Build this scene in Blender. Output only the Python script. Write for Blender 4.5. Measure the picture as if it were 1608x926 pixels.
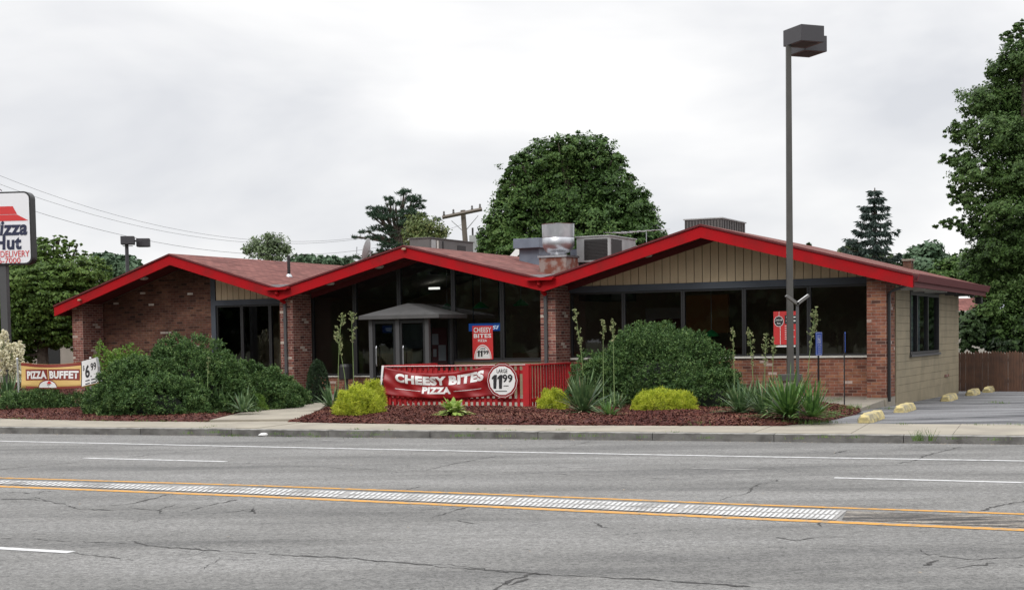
import bpy, bmesh, math, random
import numpy as np
from mathutils import Matrix, Vector
rng = np.random.default_rng(7); random.seed(7)
S = bpy.context.scene
for o in list(bpy.data.objects): bpy.data.objects.remove(o)
COL = S.collection
R_ = math.radians

# ------------------------------------------------------------------ camera
F = 2200.; PITCH = R_(3.0); ROLL = 0.0160; CZ = 1.54; CX = 804.; CY = 531.2 + F*math.tan(PITCH)
def _rx(a): c, s = math.cos(a), math.sin(a); return np.array([[1,0,0],[0,c,-s],[0,s,c]])
def _rz(a): c, s = math.cos(a), math.sin(a); return np.array([[c,-s,0],[s,c,0],[0,0,1.]])
CR = _rx(math.pi/2-PITCH) @ _rz(-ROLL); CO = np.array([0,0,CZ])
cd = bpy.data.cameras.new('camera'); cam = bpy.data.objects.new('camera', cd); COL.objects.link(cam)
m4 = np.eye(4); m4[:3,:3] = CR; m4[:3,3] = CO
cam.matrix_world = Matrix(m4.tolist())
cd.sensor_width = 36; cd.lens = F/1608*36; cd.shift_y = (CY-463)/1608; cd.clip_end = 3000; cd.clip_start = .1
S.camera = cam
# ------------------------------------------------------------------ world: overcast sky
SUN_EL, SUN_AZ = R_(40), R_(212)       # sun behind the camera, to the left
w = bpy.data.worlds.new('World'); S.world = w; w.use_nodes = True
nt = w.node_tree; nt.nodes.clear(); N = nt.nodes; L = nt.links
def wn(t, **k):
    n = N.new(t)
    for a, b in k.items(): setattr(n, a, b)
    return n
sky = wn('ShaderNodeTexSky', sky_type='NISHITA', sun_disc=False); sky.sun_elevation = SUN_EL; sky.sun_rotation = SUN_AZ
bg1 = wn('ShaderNodeBackground'); bg1.inputs[1].default_value = .1; L.new(sky.outputs[0], bg1.inputs[0])
tc = wn('ShaderNodeTexCoord'); sp = wn('ShaderNodeSeparateXYZ'); L.new(tc.outputs['Generated'], sp.inputs[0])
mp = wn('ShaderNodeMapping'); mp.inputs['Scale'].default_value = (1.0, 1.0, 2.6); L.new(tc.outputs['Generated'], mp.inputs[0])
nz = wn('ShaderNodeTexNoise'); nz.inputs['Scale'].default_value = 3.4; nz.inputs['Detail'].default_value = 5; nz.inputs['Roughness'].default_value = .5
nz.inputs['Distortion'].default_value = .3
L.new(mp.outputs[0], nz.inputs['Vector'])
cr = wn('ShaderNodeValToRGB'); L.new(nz.outputs[0], cr.inputs[0])
cr.color_ramp.elements[0].position = .36; cr.color_ramp.elements[0].color = (.86,.875,.92,1)
cr.color_ramp.elements[1].position = .68; cr.color_ramp.elements[1].color = (1.26,1.25,1.24,1)
gr = wn('ShaderNodeMapRange'); L.new(sp.outputs[2], gr.inputs[0])
gr.inputs['From Min'].default_value = .22; gr.inputs['From Max'].default_value = 1; gr.inputs['To Min'].default_value = .87; gr.inputs['To Max'].default_value = 2.6
bg2 = wn('ShaderNodeBackground'); L.new(cr.outputs[0], bg2.inputs[0]); L.new(gr.outputs[0], bg2.inputs[1])
mx = wn('ShaderNodeMixShader'); mx.inputs[0].default_value = .95
L.new(bg1.outputs[0], mx.inputs[1]); L.new(bg2.outputs[0], mx.inputs[2])
wo = wn('ShaderNodeOutputWorld'); L.new(mx.outputs[0], wo.inputs[0])
sd = bpy.data.lights.new('sun', 'SUN'); sd.energy = 1.15; sd.angle = R_(14); sd.color = (1,.96,.9)
so = bpy.data.objects.new('sun', sd); COL.objects.link(so)
sdir = Vector((math.sin(SUN_AZ)*math.cos(SUN_EL), math.cos(SUN_AZ)*math.cos(SUN_EL), math.sin(SUN_EL)))
so.rotation_euler = sdir.to_track_quat('Z', 'Y').to_euler(); so.location = (0,0,40)
S.view_settings.view_transform = 'Standard'; S.view_settings.look = 'None'
S.view_settings.exposure = 0; S.view_settings.gamma = 1; S.view_settings.use_curve_mapping = False
S.cycles.max_bounces = 6; S.cycles.transparent_max_bounces = 12; S.cycles.diffuse_bounces = 3

# ------------------------------------------------------------------ placement helpers
def ray(px, py): return CR @ np.array([(px-CX)/F, -(py-CY)/F, -1.])
def G(px, py, z=0.):                   # where a pixel of the photo meets the level z
    d = ray(px, py); return CO + d*((z-CZ)/d[2])
def D(px, py, Y):                      # point of the pixel at distance Y
    d = ray(px, py); return CO + d*(Y/d[1])
TH = R_(26.8); P0 = np.array([7.881, 30.265, 0.])
UA = np.array([math.cos(TH), -math.sin(TH), 0]); VA = np.array([math.sin(TH), math.cos(TH), 0])
def B(px, py, v):                      # building plane v metres behind the pier line -> (u, z)
    d = ray(px, py); p = CO + d*(((P0+VA*v-CO) @ VA)/(d @ VA)); return float((p-P0) @ UA), float(p[2])
def loc(u, v, z=0): return P0 + UA*u + VA*v + np.array([0,0,z])

# ------------------------------------------------------------------ materials
def mat(name, col=(.5,.5,.5), rough=.7, metal=0., spec=.5, noise=None, bump=0., bscale=60, emit=None):
    """noise=(scale, colour2, low, high): mottling of the object's own colour"""
    m = bpy.data.materials.new(name); m.use_nodes = True; t = m.node_tree; b = t.nodes['Principled BSDF']
    b.inputs['Base Color'].default_value = (*col,1); b.inputs['Roughness'].default_value = rough
    b.inputs['Metallic'].default_value = metal; b.inputs['Specular IOR Level'].default_value = spec
    if noise or bump: c = t.nodes.new('ShaderNodeTexCoord')
    if noise:
        n = t.nodes.new('ShaderNodeTexNoise'); n.inputs['Scale'].default_value = noise[0]; n.inputs['Detail'].default_value = 6
        t.links.new(c.outputs['Object'], n.inputs['Vector'])
        r = t.nodes.new('ShaderNodeValToRGB'); t.links.new(n.outputs[0], r.inputs[0])
        r.color_ramp.elements[0].position = noise[2]; r.color_ramp.elements[0].color = (*col,1)
        r.color_ramp.elements[1].position = noise[3]; r.color_ramp.elements[1].color = (*noise[1],1)
        t.links.new(r.outputs[0], b.inputs['Base Color'])
    if bump:
        n2 = t.nodes.new('ShaderNodeTexNoise'); n2.inputs['Scale'].default_value = bscale; n2.inputs['Detail'].default_value = 4
        t.links.new(c.outputs['Object'], n2.inputs['Vector'])
        bp = t.nodes.new('ShaderNodeBump'); bp.inputs['Strength'].default_value = bump; bp.inputs['Distance'].default_value = .02
        t.links.new(n2.outputs[0], bp.inputs['Height']); t.links.new(bp.outputs[0], b.inputs['Normal'])
    if emit: b.inputs['Emission Color'].default_value = (*emit[0],1); b.inputs['Emission Strength'].default_value = emit[1]
    return m
def brick_mat(name, cols, mortar, white=.965, whitecol=(.55,.5,.45)):
    """cols: five brick colours, dealt out brick by brick"""
    m = bpy.data.materials.new(name); m.use_nodes = True; t = m.node_tree; b = t.nodes['Principled BSDF']; b.inputs['Roughness'].default_value = .9
    b.inputs['Specular IOR Level'].default_value = .2
    uv = t.nodes.new('ShaderNodeUVMap'); k = t.nodes.new('ShaderNodeTexBrick'); k.inputs['Scale'].default_value = 1; k.inputs['Brick Width'].default_value = .2032
    k.inputs['Row Height'].default_value = .0677; k.inputs['Mortar Size'].default_value = .0055; k.inputs['Mortar Smooth'].default_value = .2
    k.inputs['Color1'].default_value = (0,0,0,1); k.inputs['Color2'].default_value = (1,1,1,1); k.inputs['Mortar'].default_value = (.4,.4,.4,1)
    t.links.new(uv.outputs[0], k.inputs['Vector'])
    r = t.nodes.new('ShaderNodeValToRGB'); r.color_ramp.interpolation = 'LINEAR'; e = r.color_ramp.elements
    e[0].position = 0; e[0].color = (*cols[0],1); e[1].position = white+.005; e[1].color = (*whitecol,1)
    for p, c in ((.14,cols[1]),(.36,cols[2]),(.62,cols[3]),(.84,cols[4]),(white-.005,cols[3])): q = e.new(p); q.color = (*c,1)
    t.links.new(k.outputs['Color'], r.inputs[0])
    x = t.nodes.new('ShaderNodeMix'); x.data_type = 'RGBA'; t.links.new(k.outputs['Fac'], x.inputs[0]); t.links.new(r.outputs[0], x.inputs[6]); x.inputs[7].default_value = (*mortar,1)
    prev = x.outputs[2]
    for sc, lo, hi in ((.9,.6,1.4),(9,.72,1.28)):
        n = t.nodes.new('ShaderNodeTexNoise'); n.inputs['Scale'].default_value = sc; n.inputs['Detail'].default_value = 6; t.links.new(uv.outputs[0], n.inputs['Vector'])
        mr = t.nodes.new('ShaderNodeMapRange'); mr.inputs['From Min'].default_value = .25; mr.inputs['From Max'].default_value = .75; mr.inputs['To Min'].default_value = lo; mr.inputs['To Max'].default_value = hi; t.links.new(n.outputs[0], mr.inputs[0])
        z = t.nodes.new('ShaderNodeMix'); z.data_type = 'RGBA'; z.blend_type = 'MULTIPLY'; z.inputs[0].default_value = 1
        t.links.new(prev, z.inputs[6]); t.links.new(mr.outputs[0], z.inputs[7]); prev = z.outputs[2]
    t.links.new(prev, b.inputs['Base Color'])
    bp = t.nodes.new('ShaderNodeBump'); bp.inputs['Strength'].default_value = .8; bp.inputs['Distance'].default_value = .006; bp.invert = True
    t.links.new(k.outputs['Fac'], bp.inputs['Height']); t.links.new(bp.outputs[0], b.inputs['Normal'])
    return m
def leaf_mat(name, c1, c2, c3=None, trans=.25, rough=.55, nscale=.6):
    m = bpy.data.materials.new(name); m.use_nodes = True; t = m.node_tree; b = t.nodes['Principled BSDF']
    b.inputs['Roughness'].default_value = rough; b.inputs['Specular IOR Level'].default_value = .3
    g = t.nodes.new('ShaderNodeNewGeometry'); c = t.nodes.new('ShaderNodeTexCoord')
    n = t.nodes.new('ShaderNodeTexNoise'); n.inputs['Scale'].default_value = nscale; n.inputs['Detail'].default_value = 2; t.links.new(c.outputs['Object'], n.inputs['Vector'])
    ad = t.nodes.new('ShaderNodeMath'); ad.operation = 'MULTIPLY_ADD'; ad.inputs[1].default_value = .55
    t.links.new(g.outputs['Random Per Island'], ad.inputs[0])
    mu = t.nodes.new('ShaderNodeMath'); mu.operation = 'MULTIPLY'; mu.inputs[1].default_value = .5; t.links.new(n.outputs[0], mu.inputs[0]); t.links.new(mu.outputs[0], ad.inputs[2])
    r = t.nodes.new('ShaderNodeValToRGB'); t.links.new(ad.outputs[0], r.inputs[0])
    n.inputs['Roughness'].default_value = .7; n.inputs['Detail'].default_value = 4; mu.inputs[1].default_value = 1.1; ad.inputs[1].default_value = .45; c2 = tuple(q*1.15 for q in c2)
    r.color_ramp.elements[0].position = .5; r.color_ramp.elements[0].color = (*c1,1)
    r.color_ramp.elements[1].position = .92; r.color_ramp.elements[1].color = (*c2,1)
    if c3: e = r.color_ramp.elements.new(.99); e.color = (*c3,1)
    t.links.new(r.outputs[0], b.inputs['Base Color'])
    tr = t.nodes.new('ShaderNodeBsdfTranslucent'); t.links.new(r.outputs[0], tr.inputs[0])
    ms = t.nodes.new('ShaderNodeMixShader'); ms.inputs[0].default_value = trans
    t.links.new(b.outputs[0], ms.inputs[1]); t.links.new(tr.outputs[0], ms.inputs[2])
    t.links.new(ms.outputs[0], t.nodes['Material Output'].inputs[0]); return m
def asphalt_mat(name, base, dark, light, speck=.35, big=.25, scale=220):
    m = bpy.data.materials.new(name); m.use_nodes = True; t = m.node_tree; b = t.nodes['Principled BSDF']; b.inputs['Roughness'].default_value = .88
    b.inputs['Specular IOR Level'].default_value = .3
    c = t.nodes.new('ShaderNodeTexCoord')
    n = t.nodes.new('ShaderNodeTexNoise'); n.inputs['Scale'].default_value = big; n.inputs['Detail'].default_value = 8; n.inputs['Roughness'].default_value = .62
    mp = t.nodes.new('ShaderNodeMapping'); mp.inputs['Rotation'].default_value = (0,0,R_(25)); mp.inputs['Scale'].default_value = (.35,2.2,1)
    t.links.new(c.outputs['Object'], mp.inputs[0]); t.links.new(mp.outputs[0], n.inputs['Vector'])
    r = t.nodes.new('ShaderNodeValToRGB'); t.links.new(n.outputs[0], r.inputs[0])
    r.color_ramp.elements[0].position = .36; r.color_ramp.elements[0].color = (*dark,1)
    r.color_ramp.elements[1].position = .62; r.color_ramp.elements[1].color = (*light,1)
    e = r.color_ramp.elements.new(.49); e.color = (*base,1)
    s = t.nodes.new('ShaderNodeTexNoise'); s.inputs['Scale'].default_value = scale*.35; s.inputs['Detail'].default_value = 6; s.inputs['Roughness'].default_value = .95; t.links.new(c.outputs['Object'], s.inputs['Vector'])
    mr = t.nodes.new('ShaderNodeMapRange'); mr.inputs['From Min'].default_value = .33; mr.inputs['From Max'].default_value = .67
    mr.inputs['To Min'].default_value = 1-speck; mr.inputs['To Max'].default_value = 1+speck; t.links.new(s.outputs[0], mr.inputs[0])
    z = t.nodes.new('ShaderNodeMix'); z.data_type = 'RGBA'; z.blend_type = 'MULTIPLY'; z.inputs[0].default_value = 1
    t.links.new(r.outputs[0], z.inputs[6]); t.links.new(mr.outputs[0], z.inputs[7])
    wt = t.nodes.new('ShaderNodeTexWave'); wt.wave_type = 'BANDS'; wt.bands_direction = 'Y'; wt.inputs['Scale'].default_value = .165; wt.inputs['Distortion'].default_value = 1.2; wt.inputs['Detail'].default_value = 2; wt.inputs['Detail Scale'].default_value = .4
    mq = t.nodes.new('ShaderNodeMapping'); mq.inputs['Rotation'].default_value = (0,0,R_(25)); t.links.new(c.outputs['Object'], mq.inputs[0]); t.links.new(mq.outputs[0], wt.inputs['Vector'])
    wr = t.nodes.new('ShaderNodeMapRange'); wr.inputs['To Min'].default_value = .94; wr.inputs['To Max'].default_value = 1.08; t.links.new(wt.outputs['Fac'], wr.inputs[0])
    z0 = z; z = t.nodes.new('ShaderNodeMix'); z.data_type = 'RGBA'; z.blend_type = 'MULTIPLY'; z.inputs[0].default_value = 1; t.links.new(z0.outputs[2], z.inputs[6]); t.links.new(wr.outputs[0], z.inputs[7])
    wv = t.nodes.new('ShaderNodeTexNoise'); wv.inputs['Scale'].default_value = 1.8; wv.inputs['Detail'].default_value = 6; wv.inputs['Roughness'].default_value = .7; t.links.new(c.outputs['Object'], wv.inputs['Vector'])
    va = t.nodes.new('ShaderNodeVectorMath'); va.operation = 'SCALE'; va.inputs['Scale'].default_value = .9; t.links.new(wv.outputs['Color'], va.inputs[0])
    vb = t.nodes.new('ShaderNodeVectorMath'); vb.operation = 'ADD'; t.links.new(c.outputs['Object'], vb.inputs[0]); t.links.new(va.outputs[0], vb.inputs[1])
    vo = t.nodes.new('ShaderNodeTexVoronoi'); vo.feature = 'DISTANCE_TO_EDGE'; vo.inputs['Scale'].default_value = .42; t.links.new(vb.outputs[0], vo.inputs['Vector'])
    lt = t.nodes.new('ShaderNodeMapRange'); lt.inputs['From Min'].default_value = .0015; lt.inputs['From Max'].default_value = .0045; lt.inputs['To Min'].default_value = .75; lt.inputs['To Max'].default_value = 0; t.links.new(vo.outputs['Distance'], lt.inputs[0])
    mk = t.nodes.new('ShaderNodeTexNoise'); mk.inputs['Scale'].default_value = .5; mk.inputs['Detail'].default_value = 3; t.links.new(c.outputs['Object'], mk.inputs['Vector'])
    mm = t.nodes.new('ShaderNodeMapRange'); mm.inputs['From Min'].default_value = .5; mm.inputs['From Max'].default_value = .6; t.links.new(mk.outputs[0], mm.inputs[0])
    ml = t.nodes.new('ShaderNodeMath'); ml.operation = 'MULTIPLY'; t.links.new(lt.outputs[0], ml.inputs[0]); t.links.new(mm.outputs[0], ml.inputs[1])
    zc = t.nodes.new('ShaderNodeMix'); zc.data_type = 'RGBA'; t.links.new(ml.outputs[0], zc.inputs[0]); t.links.new(z.outputs[2], zc.inputs[6]); zc.inputs[7].default_value = (.03,.03,.03,1)
    t.links.new(zc.outputs[2], b.inputs['Base Color'])
    bp = t.nodes.new('ShaderNodeBump'); bp.inputs['Strength'].default_value = .35; bp.inputs['Distance'].default_value = .01
    t.links.new(s.outputs[0], bp.inputs['Height']); t.links.new(bp.outputs[0], b.inputs['Normal']); return m
def glass_mat(name, tint=(.62,.65,.67), refl=1.56):
    m = bpy.data.materials.new(name); m.use_nodes = True; t = m.node_tree; t.nodes.remove(t.nodes['Principled BSDF'])
    tr = t.nodes.new('ShaderNodeBsdfTransparent'); tr.inputs[0].default_value = (*tint,1)
    gl = t.nodes.new('ShaderNodeBsdfGlossy'); gl.inputs['Roughness'].default_value = .015; gl.inputs[0].default_value = (.9,.95,1,1)
    fr = t.nodes.new('ShaderNodeFresnel'); fr.inputs[0].default_value = refl
    ms = t.nodes.new('ShaderNodeMixShader'); t.links.new(fr.outputs[0], ms.inputs[0]); t.links.new(tr.outputs[0], ms.inputs[1]); t.links.new(gl.outputs[0], ms.inputs[2])
    t.links.new(ms.outputs[0], t.nodes['Material Output'].inputs[0]); return m
def worn_paint(name, col, under, lo=.42, hi=.5, sc=9):
    return mat(name, col, .75, noise=(sc, under, hi, hi+.12), bump=.2, bscale=120)

M = {}
M['brick'] = brick_mat('shaded_brick', ((.042,.024,.018),(.082,.036,.026),(.125,.055,.038),(.10,.050,.036),(.16,.078,.05)), (.13,.095,.08), .975)  # darker, browner copy of the brick: wall shade put into the colour
M['pierbrick'] = brick_mat('pier_brick', ((.07,.032,.03),(.13,.045,.038),(.20,.075,.06),(.16,.062,.052),(.26,.12,.09)), (.36,.30,.25), .95, (.42,.35,.3))
M['litbrick'] = brick_mat('sunlit_brick', ((.075,.038,.030),(.14,.052,.036),(.225,.088,.056),(.18,.075,.052),(.29,.13,.072)), (.27,.20,.165), .965, (.40,.31,.27))  # same brick made redder and brighter: sunlight put into the colour
M['red'] = mat('red_paint', (.36,.003,.007), .6, spec=.15, noise=(2.2,(.25,.008,.010),.42,.7))
M['darkred'] = mat('dark_red_paint', (.10,.008,.010), .7)
M['soffit'] = mat('soffit_paint', (.085,.010,.011), .8)
M['tan'] = mat('tan_siding_paint', (.56,.44,.29), .8, noise=(2.5,(.49,.385,.255),.4,.7), bump=.15, bscale=25)
M['tan2'] = mat('olive_tan_siding_paint', (.27,.225,.145), .8, noise=(2.2,(.20,.168,.108),.4,.7), bump=.15, bscale=25)
M['slate'] = mat('blue_grey_trim', (.055,.066,.085), .6, noise=(2,(.04,.05,.065),.4,.7))
M['black'] = mat('black_metal', (.012,.012,.013), .45)
M['dkgrey'] = mat('dark_grey_metal', (.06,.06,.062), .5)
M['awn'] = mat('grey_sheet_roof', (.075,.073,.072), .7, noise=(4,(.058,.057,.056),.4,.7))
M['bronze'] = mat('bronze_grey_pole', (.065,.062,.056), .55, noise=(3,(.052,.05,.045),.4,.7))
M['lampbox'] = mat('dark_bronze_lamp', (.040,.037,.042), .5)
M['white'] = mat('white_paint', (.75,.75,.74), .5)
M['offwhite'] = mat('off_white_paint', (.55,.54,.5), .6, noise=(6,(.45,.43,.38),.4,.7))
M['galv'] = mat('galvanised_steel', (.5,.51,.53), .38, 1., noise=(4,(.38,.38,.4),.4,.7))
M['acgrey'] = mat('grey_sheet_metal', (.115,.11,.107), .6, noise=(2,(.095,.09,.087),.4,.7))
M['acpale'] = mat('pale_sheet_metal', (.36,.37,.37), .55, noise=(2,(.26,.27,.27),.4,.7))
M['acblue'] = mat('blue_grey_sheet_metal', (.15,.175,.22), .55, noise=(3,(.11,.13,.17),.4,.7))
M['grille'] = mat('dark_coil_grille', (.03,.028,.028), .7)
M['rust'] = mat('rusty_sheet_metal', (.16,.05,.03), .8, noise=(5,(.25,.2,.18),.45,.62))
M['concrete'] = mat('pale_concrete', (.30,.27,.215), .9, noise=(1.4,(.235,.21,.17),.4,.68), bump=.3, bscale=90)
M['patio'] = mat('patio_concrete', (.27,.24,.195), .9, noise=(1.8,(.22,.2,.165),.4,.68), bump=.3, bscale=90)
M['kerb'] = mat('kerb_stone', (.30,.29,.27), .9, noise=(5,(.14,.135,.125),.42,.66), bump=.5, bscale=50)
M['kerbface'] = mat('kerb_face_shaded', (.16,.155,.145), .9, noise=(4,(.085,.08,.075),.42,.66), bump=.6, bscale=50)  # darker kerb copy: shade of the upright face put into colour, plus stains
M['kerbyellow'] = mat('kerb_faded_yellow', (.30,.20,.05), .9, noise=(7,(.16,.13,.09),.42,.6), bump=.4)
M['asphalt'] = asphalt_mat('worn_asphalt', (.152,.149,.142), (.112,.110,.106), (.18,.177,.170), .85, .5, 75)
M['lot'] = asphalt_mat('lot_asphalt', (.15,.150,.154), (.026,.027,.032), (.19,.192,.198), .5, .8, 90)
M['patch'] = asphalt_mat('broken_asphalt', (.11,.10,.09), (.03,.03,.03), (.26,.235,.20), .9, 3.2, 60)
M['crack'] = mat('crack_tar', (.035,.033,.031), .9)
M['lineW'] = worn_paint('white_line_paint', (.52,.52,.515), (.34,.335,.33), hi=.52)
M['lineY'] = worn_paint('yellow_line_paint', (.52,.25,.035), (.30,.20,.10), hi=.5)
M['mulch'] = mat('red_brown_mulch', (.06,.012,.009), .95, noise=(28,(.11,.034,.024),.45,.7), bump=1., bscale=45)
M['chip'] = leaf_mat('mulch_chips', (.045,.009,.006), (.10,.030,.020), (.18,.085,.055), trans=0, rough=.9)
M['soil'] = mat('dry_grass_soil', (.07,.085,.03), .95, noise=(3,(.12,.10,.06),.4,.65))
M['woodfence'] = mat('weathered_wood', (.115,.058,.036), .85, noise=(4,(.075,.042,.03),.4,.7), bump=.3)
M['redfence'] = mat('red_fence_paint', (.42,.008,.012), .55, noise=(5,(.33,.008,.012),.4,.7))
M['stop'] = mat('faded_yellow_concrete', (.50,.41,.18), .85, noise=(6,(.27,.24,.16),.46,.62), bump=.7, bscale=30)
M['bark'] = mat('bark', (.06,.045,.035), .9, noise=(8,(.1,.08,.06),.4,.7), bump=.6)
M['polewood'] = mat('grey_pole_wood', (.13,.11,.09), .9)
M['glass'] = glass_mat('window_glass')
M['floor'] = mat('interior_floor', (.10,.05,.035), .5)
M['inwall'] = mat('interior_wall', (.26,.19,.13), .8)
M['inceil'] = mat('interior_ceiling', (.30,.28,.24), .9)
M['intan'] = mat('interior_tan_panel', (.42,.32,.19), .8)
M['inorange'] = mat('interior_orange_wall', (.35,.15,.05), .8)
M['inbooth'] = mat('interior_booth_red', (.12,.02,.015), .6)
M['green'] = mat('green_glass_shade', (.02,.22,.06), .3)
M['lumi'] = mat('fluorescent_tube', (.6,.6,.6), .5, emit=((1,.97,.88), 1.6))
M['pepsi'] = mat('blue_lit_sign', (.02,.08,.3), .4, emit=((.02,.1,.42), .55))
M['pepsiT'] = mat('white_lit_letters', (.8,.9,1), .4, emit=((.8,.9,1), .8))
M['signwhite'] = mat('sign_white_face', (.72,.72,.75), .4)
M['signred'] = mat('sign_red_print', (.55,.03,.03), .5)
M['signblue'] = mat('sign_dark_blue_print', (.012,.016,.05), .5)
M['signink'] = mat('black_print', (.015,.015,.017), .6)
M['hcblue'] = mat('blue_sign_face', (.03,.09,.42), .5)
M['vinylred'] = mat('red_vinyl', (.27,.008,.011), .42, noise=(3,(.19,.006,.009),.4,.7))
M['vinylmaroon'] = mat('maroon_vinyl', (.20,.028,.018), .5)
M['vinylyellow'] = mat('yellow_vinyl', (.64,.43,.15), .5, noise=(2,(.54,.35,.12),.4,.7))
M['vinylwhite'] = mat('white_vinyl', (.72,.72,.71), .5)
M['shingle'] = None
def shingle():
    m = bpy.data.materials.new('red_brown_shingles'); m.use_nodes = True; t = m.node_tree; b = t.nodes['Principled BSDF']; b.inputs['Roughness'].default_value = .92
    b.inputs['Specular IOR Level'].default_value = .2
    uv = t.nodes.new('ShaderNodeUVMap'); n = t.nodes.new('ShaderNodeTexBrick'); n.inputs['Scale'].default_value = 1
    n.inputs['Brick Width'].default_value = .3; n.inputs['Row Height'].default_value = .14; n.inputs['Mortar Size'].default_value = .009
    n.inputs['Color1'].default_value = (.115,.042,.036,1); n.inputs['Color2'].default_value = (.21,.085,.072,1); n.inputs['Mortar'].default_value = (.07,.03,.027,1)
    t.links.new(uv.outputs[0], n.inputs['Vector'])
    k = t.nodes.new('ShaderNodeTexNoise'); k.inputs['Scale'].default_value = .8; k.inputs['Detail'].default_value = 8; t.links.new(uv.outputs[0], k.inputs['Vector'])
    mr = t.nodes.new('ShaderNodeMapRange'); mr.inputs['To Min'].default_value = .6; mr.inputs['To Max'].default_value = 1.4; t.links.new(k.outputs[0], mr.inputs[0])
    z = t.nodes.new('ShaderNodeMix'); z.data_type = 'RGBA'; z.blend_type = 'MULTIPLY'; z.inputs[0].default_value = 1
    t.links.new(n.outputs[0], z.inputs[6]); t.links.new(mr.outputs[0], z.inputs[7]); t.links.new(z.outputs[2], b.inputs['Base Color']); return m
M['shingle'] = shingle()

# ------------------------------------------------------------------ mesh helpers
class MB:
    def __init__(s): s.v = []; s.f = []
    def add(s, vs, fs):
        o = len(s.v); s.v += [tuple(map(float, p)) for p in vs]; s.f += [tuple(o+i for i in f) for f in fs]; return s
    def box(s, x0, x1, y0, y1, z0, z1):
        return s.add([(x0,y0,z0),(x1,y0,z0),(x1,y1,z0),(x0,y1,z0),(x0,y0,z1),(x1,y0,z1),(x1,y1,z1),(x0,y1,z1)],
                     [(0,3,2,1),(4,5,6,7),(0,1,5,4),(1,2,6,5),(2,3,7,6),(3,0,4,7)])
    def prism(s, pts, y0, y1):        # polygon in x,z extruded along y
        n = len(pts); vs = [(x,y0,z) for x,z in pts]+[(x,y1,z) for x,z in pts]
        return s.add(vs, [tuple(range(n)), tuple(reversed(range(n,2*n)))]+[((i+1)%n, i, i+n, (i+1)%n+n) for i in range(n)])
    def slab(s, pts, z0, z1):         # polygon in x,y; z1 number or function(x,y)
        f = z1 if callable(z1) else (lambda x,y: z1)
        n = len(pts); vs = [(x,y,z0) for x,y in pts]+[(x,y,f(x,y)) for x,y in pts]
        return s.add(vs, [tuple(reversed(range(n))), tuple(range(n,2*n))]+[(i,(i+1)%n,(i+1)%n+n,i+n) for i in range(n)])
    def tube(s, pts, r, n=8, cap=True):
        pts = [Vector(p) for p in pts]; rs = r if isinstance(r,(list,tuple)) else [r]*len(pts); rings = []
        for i,p in enumerate(pts):
            t = (pts[min(i+1,len(pts)-1)]-pts[max(i-1,0)]).normalized()
            a = t.cross(Vector((0,0,1)) if abs(t.z)<.9 else Vector((1,0,0))).normalized(); b = t.cross(a)
            rings.append([p+(a*math.cos(2*math.pi*k/n)+b*math.sin(2*math.pi*k/n))*rs[i] for k in range(n)])
        vs = [q for g in rings for q in g]; fs = []
        for i in range(len(pts)-1):
            for k in range(n): fs.append((i*n+k, i*n+(k+1)%n, (i+1)*n+(k+1)%n, (i+1)*n+k))
        if cap: fs += [tuple(reversed(range(n))), tuple(range((len(pts)-1)*n, len(pts)*n))]
        return s.add(vs, fs)
    def lathe(s, c, prof, n=24):      # prof: (r,z)
        vs = []; fs = []
        for r,z in prof:
            for k in range(n): vs.append((c[0]+r*math.cos(2*math.pi*k/n), c[1]+r*math.sin(2*math.pi*k/n), c[2]+z))
        for i in range(len(prof)-1):
            for k in range(n): fs.append((i*n+k, i*n+(k+1)%n, (i+1)*n+(k+1)%n, (i+1)*n+k))
        fs += [tuple(reversed(range(n))), tuple(range((len(prof)-1)*n, len(prof)*n))]
        return s.add(vs, fs)
    def build(s, name, m, parent=None, uv=True, bevel=0, smooth=False, roofuv=False):
        me = bpy.data.meshes.new(name); me.from_pydata(s.v, [], s.f); me.update()
        o = bpy.data.objects.new(name, me); COL.objects.link(o)
        ms = m if isinstance(m, (list,tuple)) else [m]
        for q in ms: me.materials.append(q)
        if uv:
            ul = me.uv_layers.new(name='UVMap')
            for p in me.polygons:
                nx,ny,nz = map(abs, p.normal)
                for li in p.loop_indices:
                    x,y,z = me.vertices[me.loops[li].vertex_index].co
                    if roofuv: ul.data[li].uv = (y, x*1.04)
                    elif nz > .7: ul.data[li].uv = (x,y)
                    elif nx > ny: ul.data[li].uv = (y,z)
                    else: ul.data[li].uv = (x,z)
        if smooth:
            for p in me.polygons: p.use_smooth = True
        if bevel:
            bm = o.modifiers.new('bevel','BEVEL'); bm.width = bevel; bm.segments = 2
        if parent: o.parent = parent
        return o
def tag(o, label=None, cat=None, group=None, kind=None):
    if label: o['label'] = label
    if cat: o['category'] = cat
    if group: o['group'] = group
    if kind: o['kind'] = kind
    return o
def empty(name, p, rz=0, label=None, cat=None, group=None):
    o = bpy.data.objects.new(name, None); COL.objects.link(o); o.location = tuple(map(float,p)); o.rotation_euler = (0,0,rz); o.empty_display_size = .2
    return tag(o, label, cat, group)
def copy_tree(o, parent=None):
    c = o.copy(); COL.objects.link(c)
    if parent: c.parent = parent
    for ch in list(o.children): copy_tree(ch, c)
    return c
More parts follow.
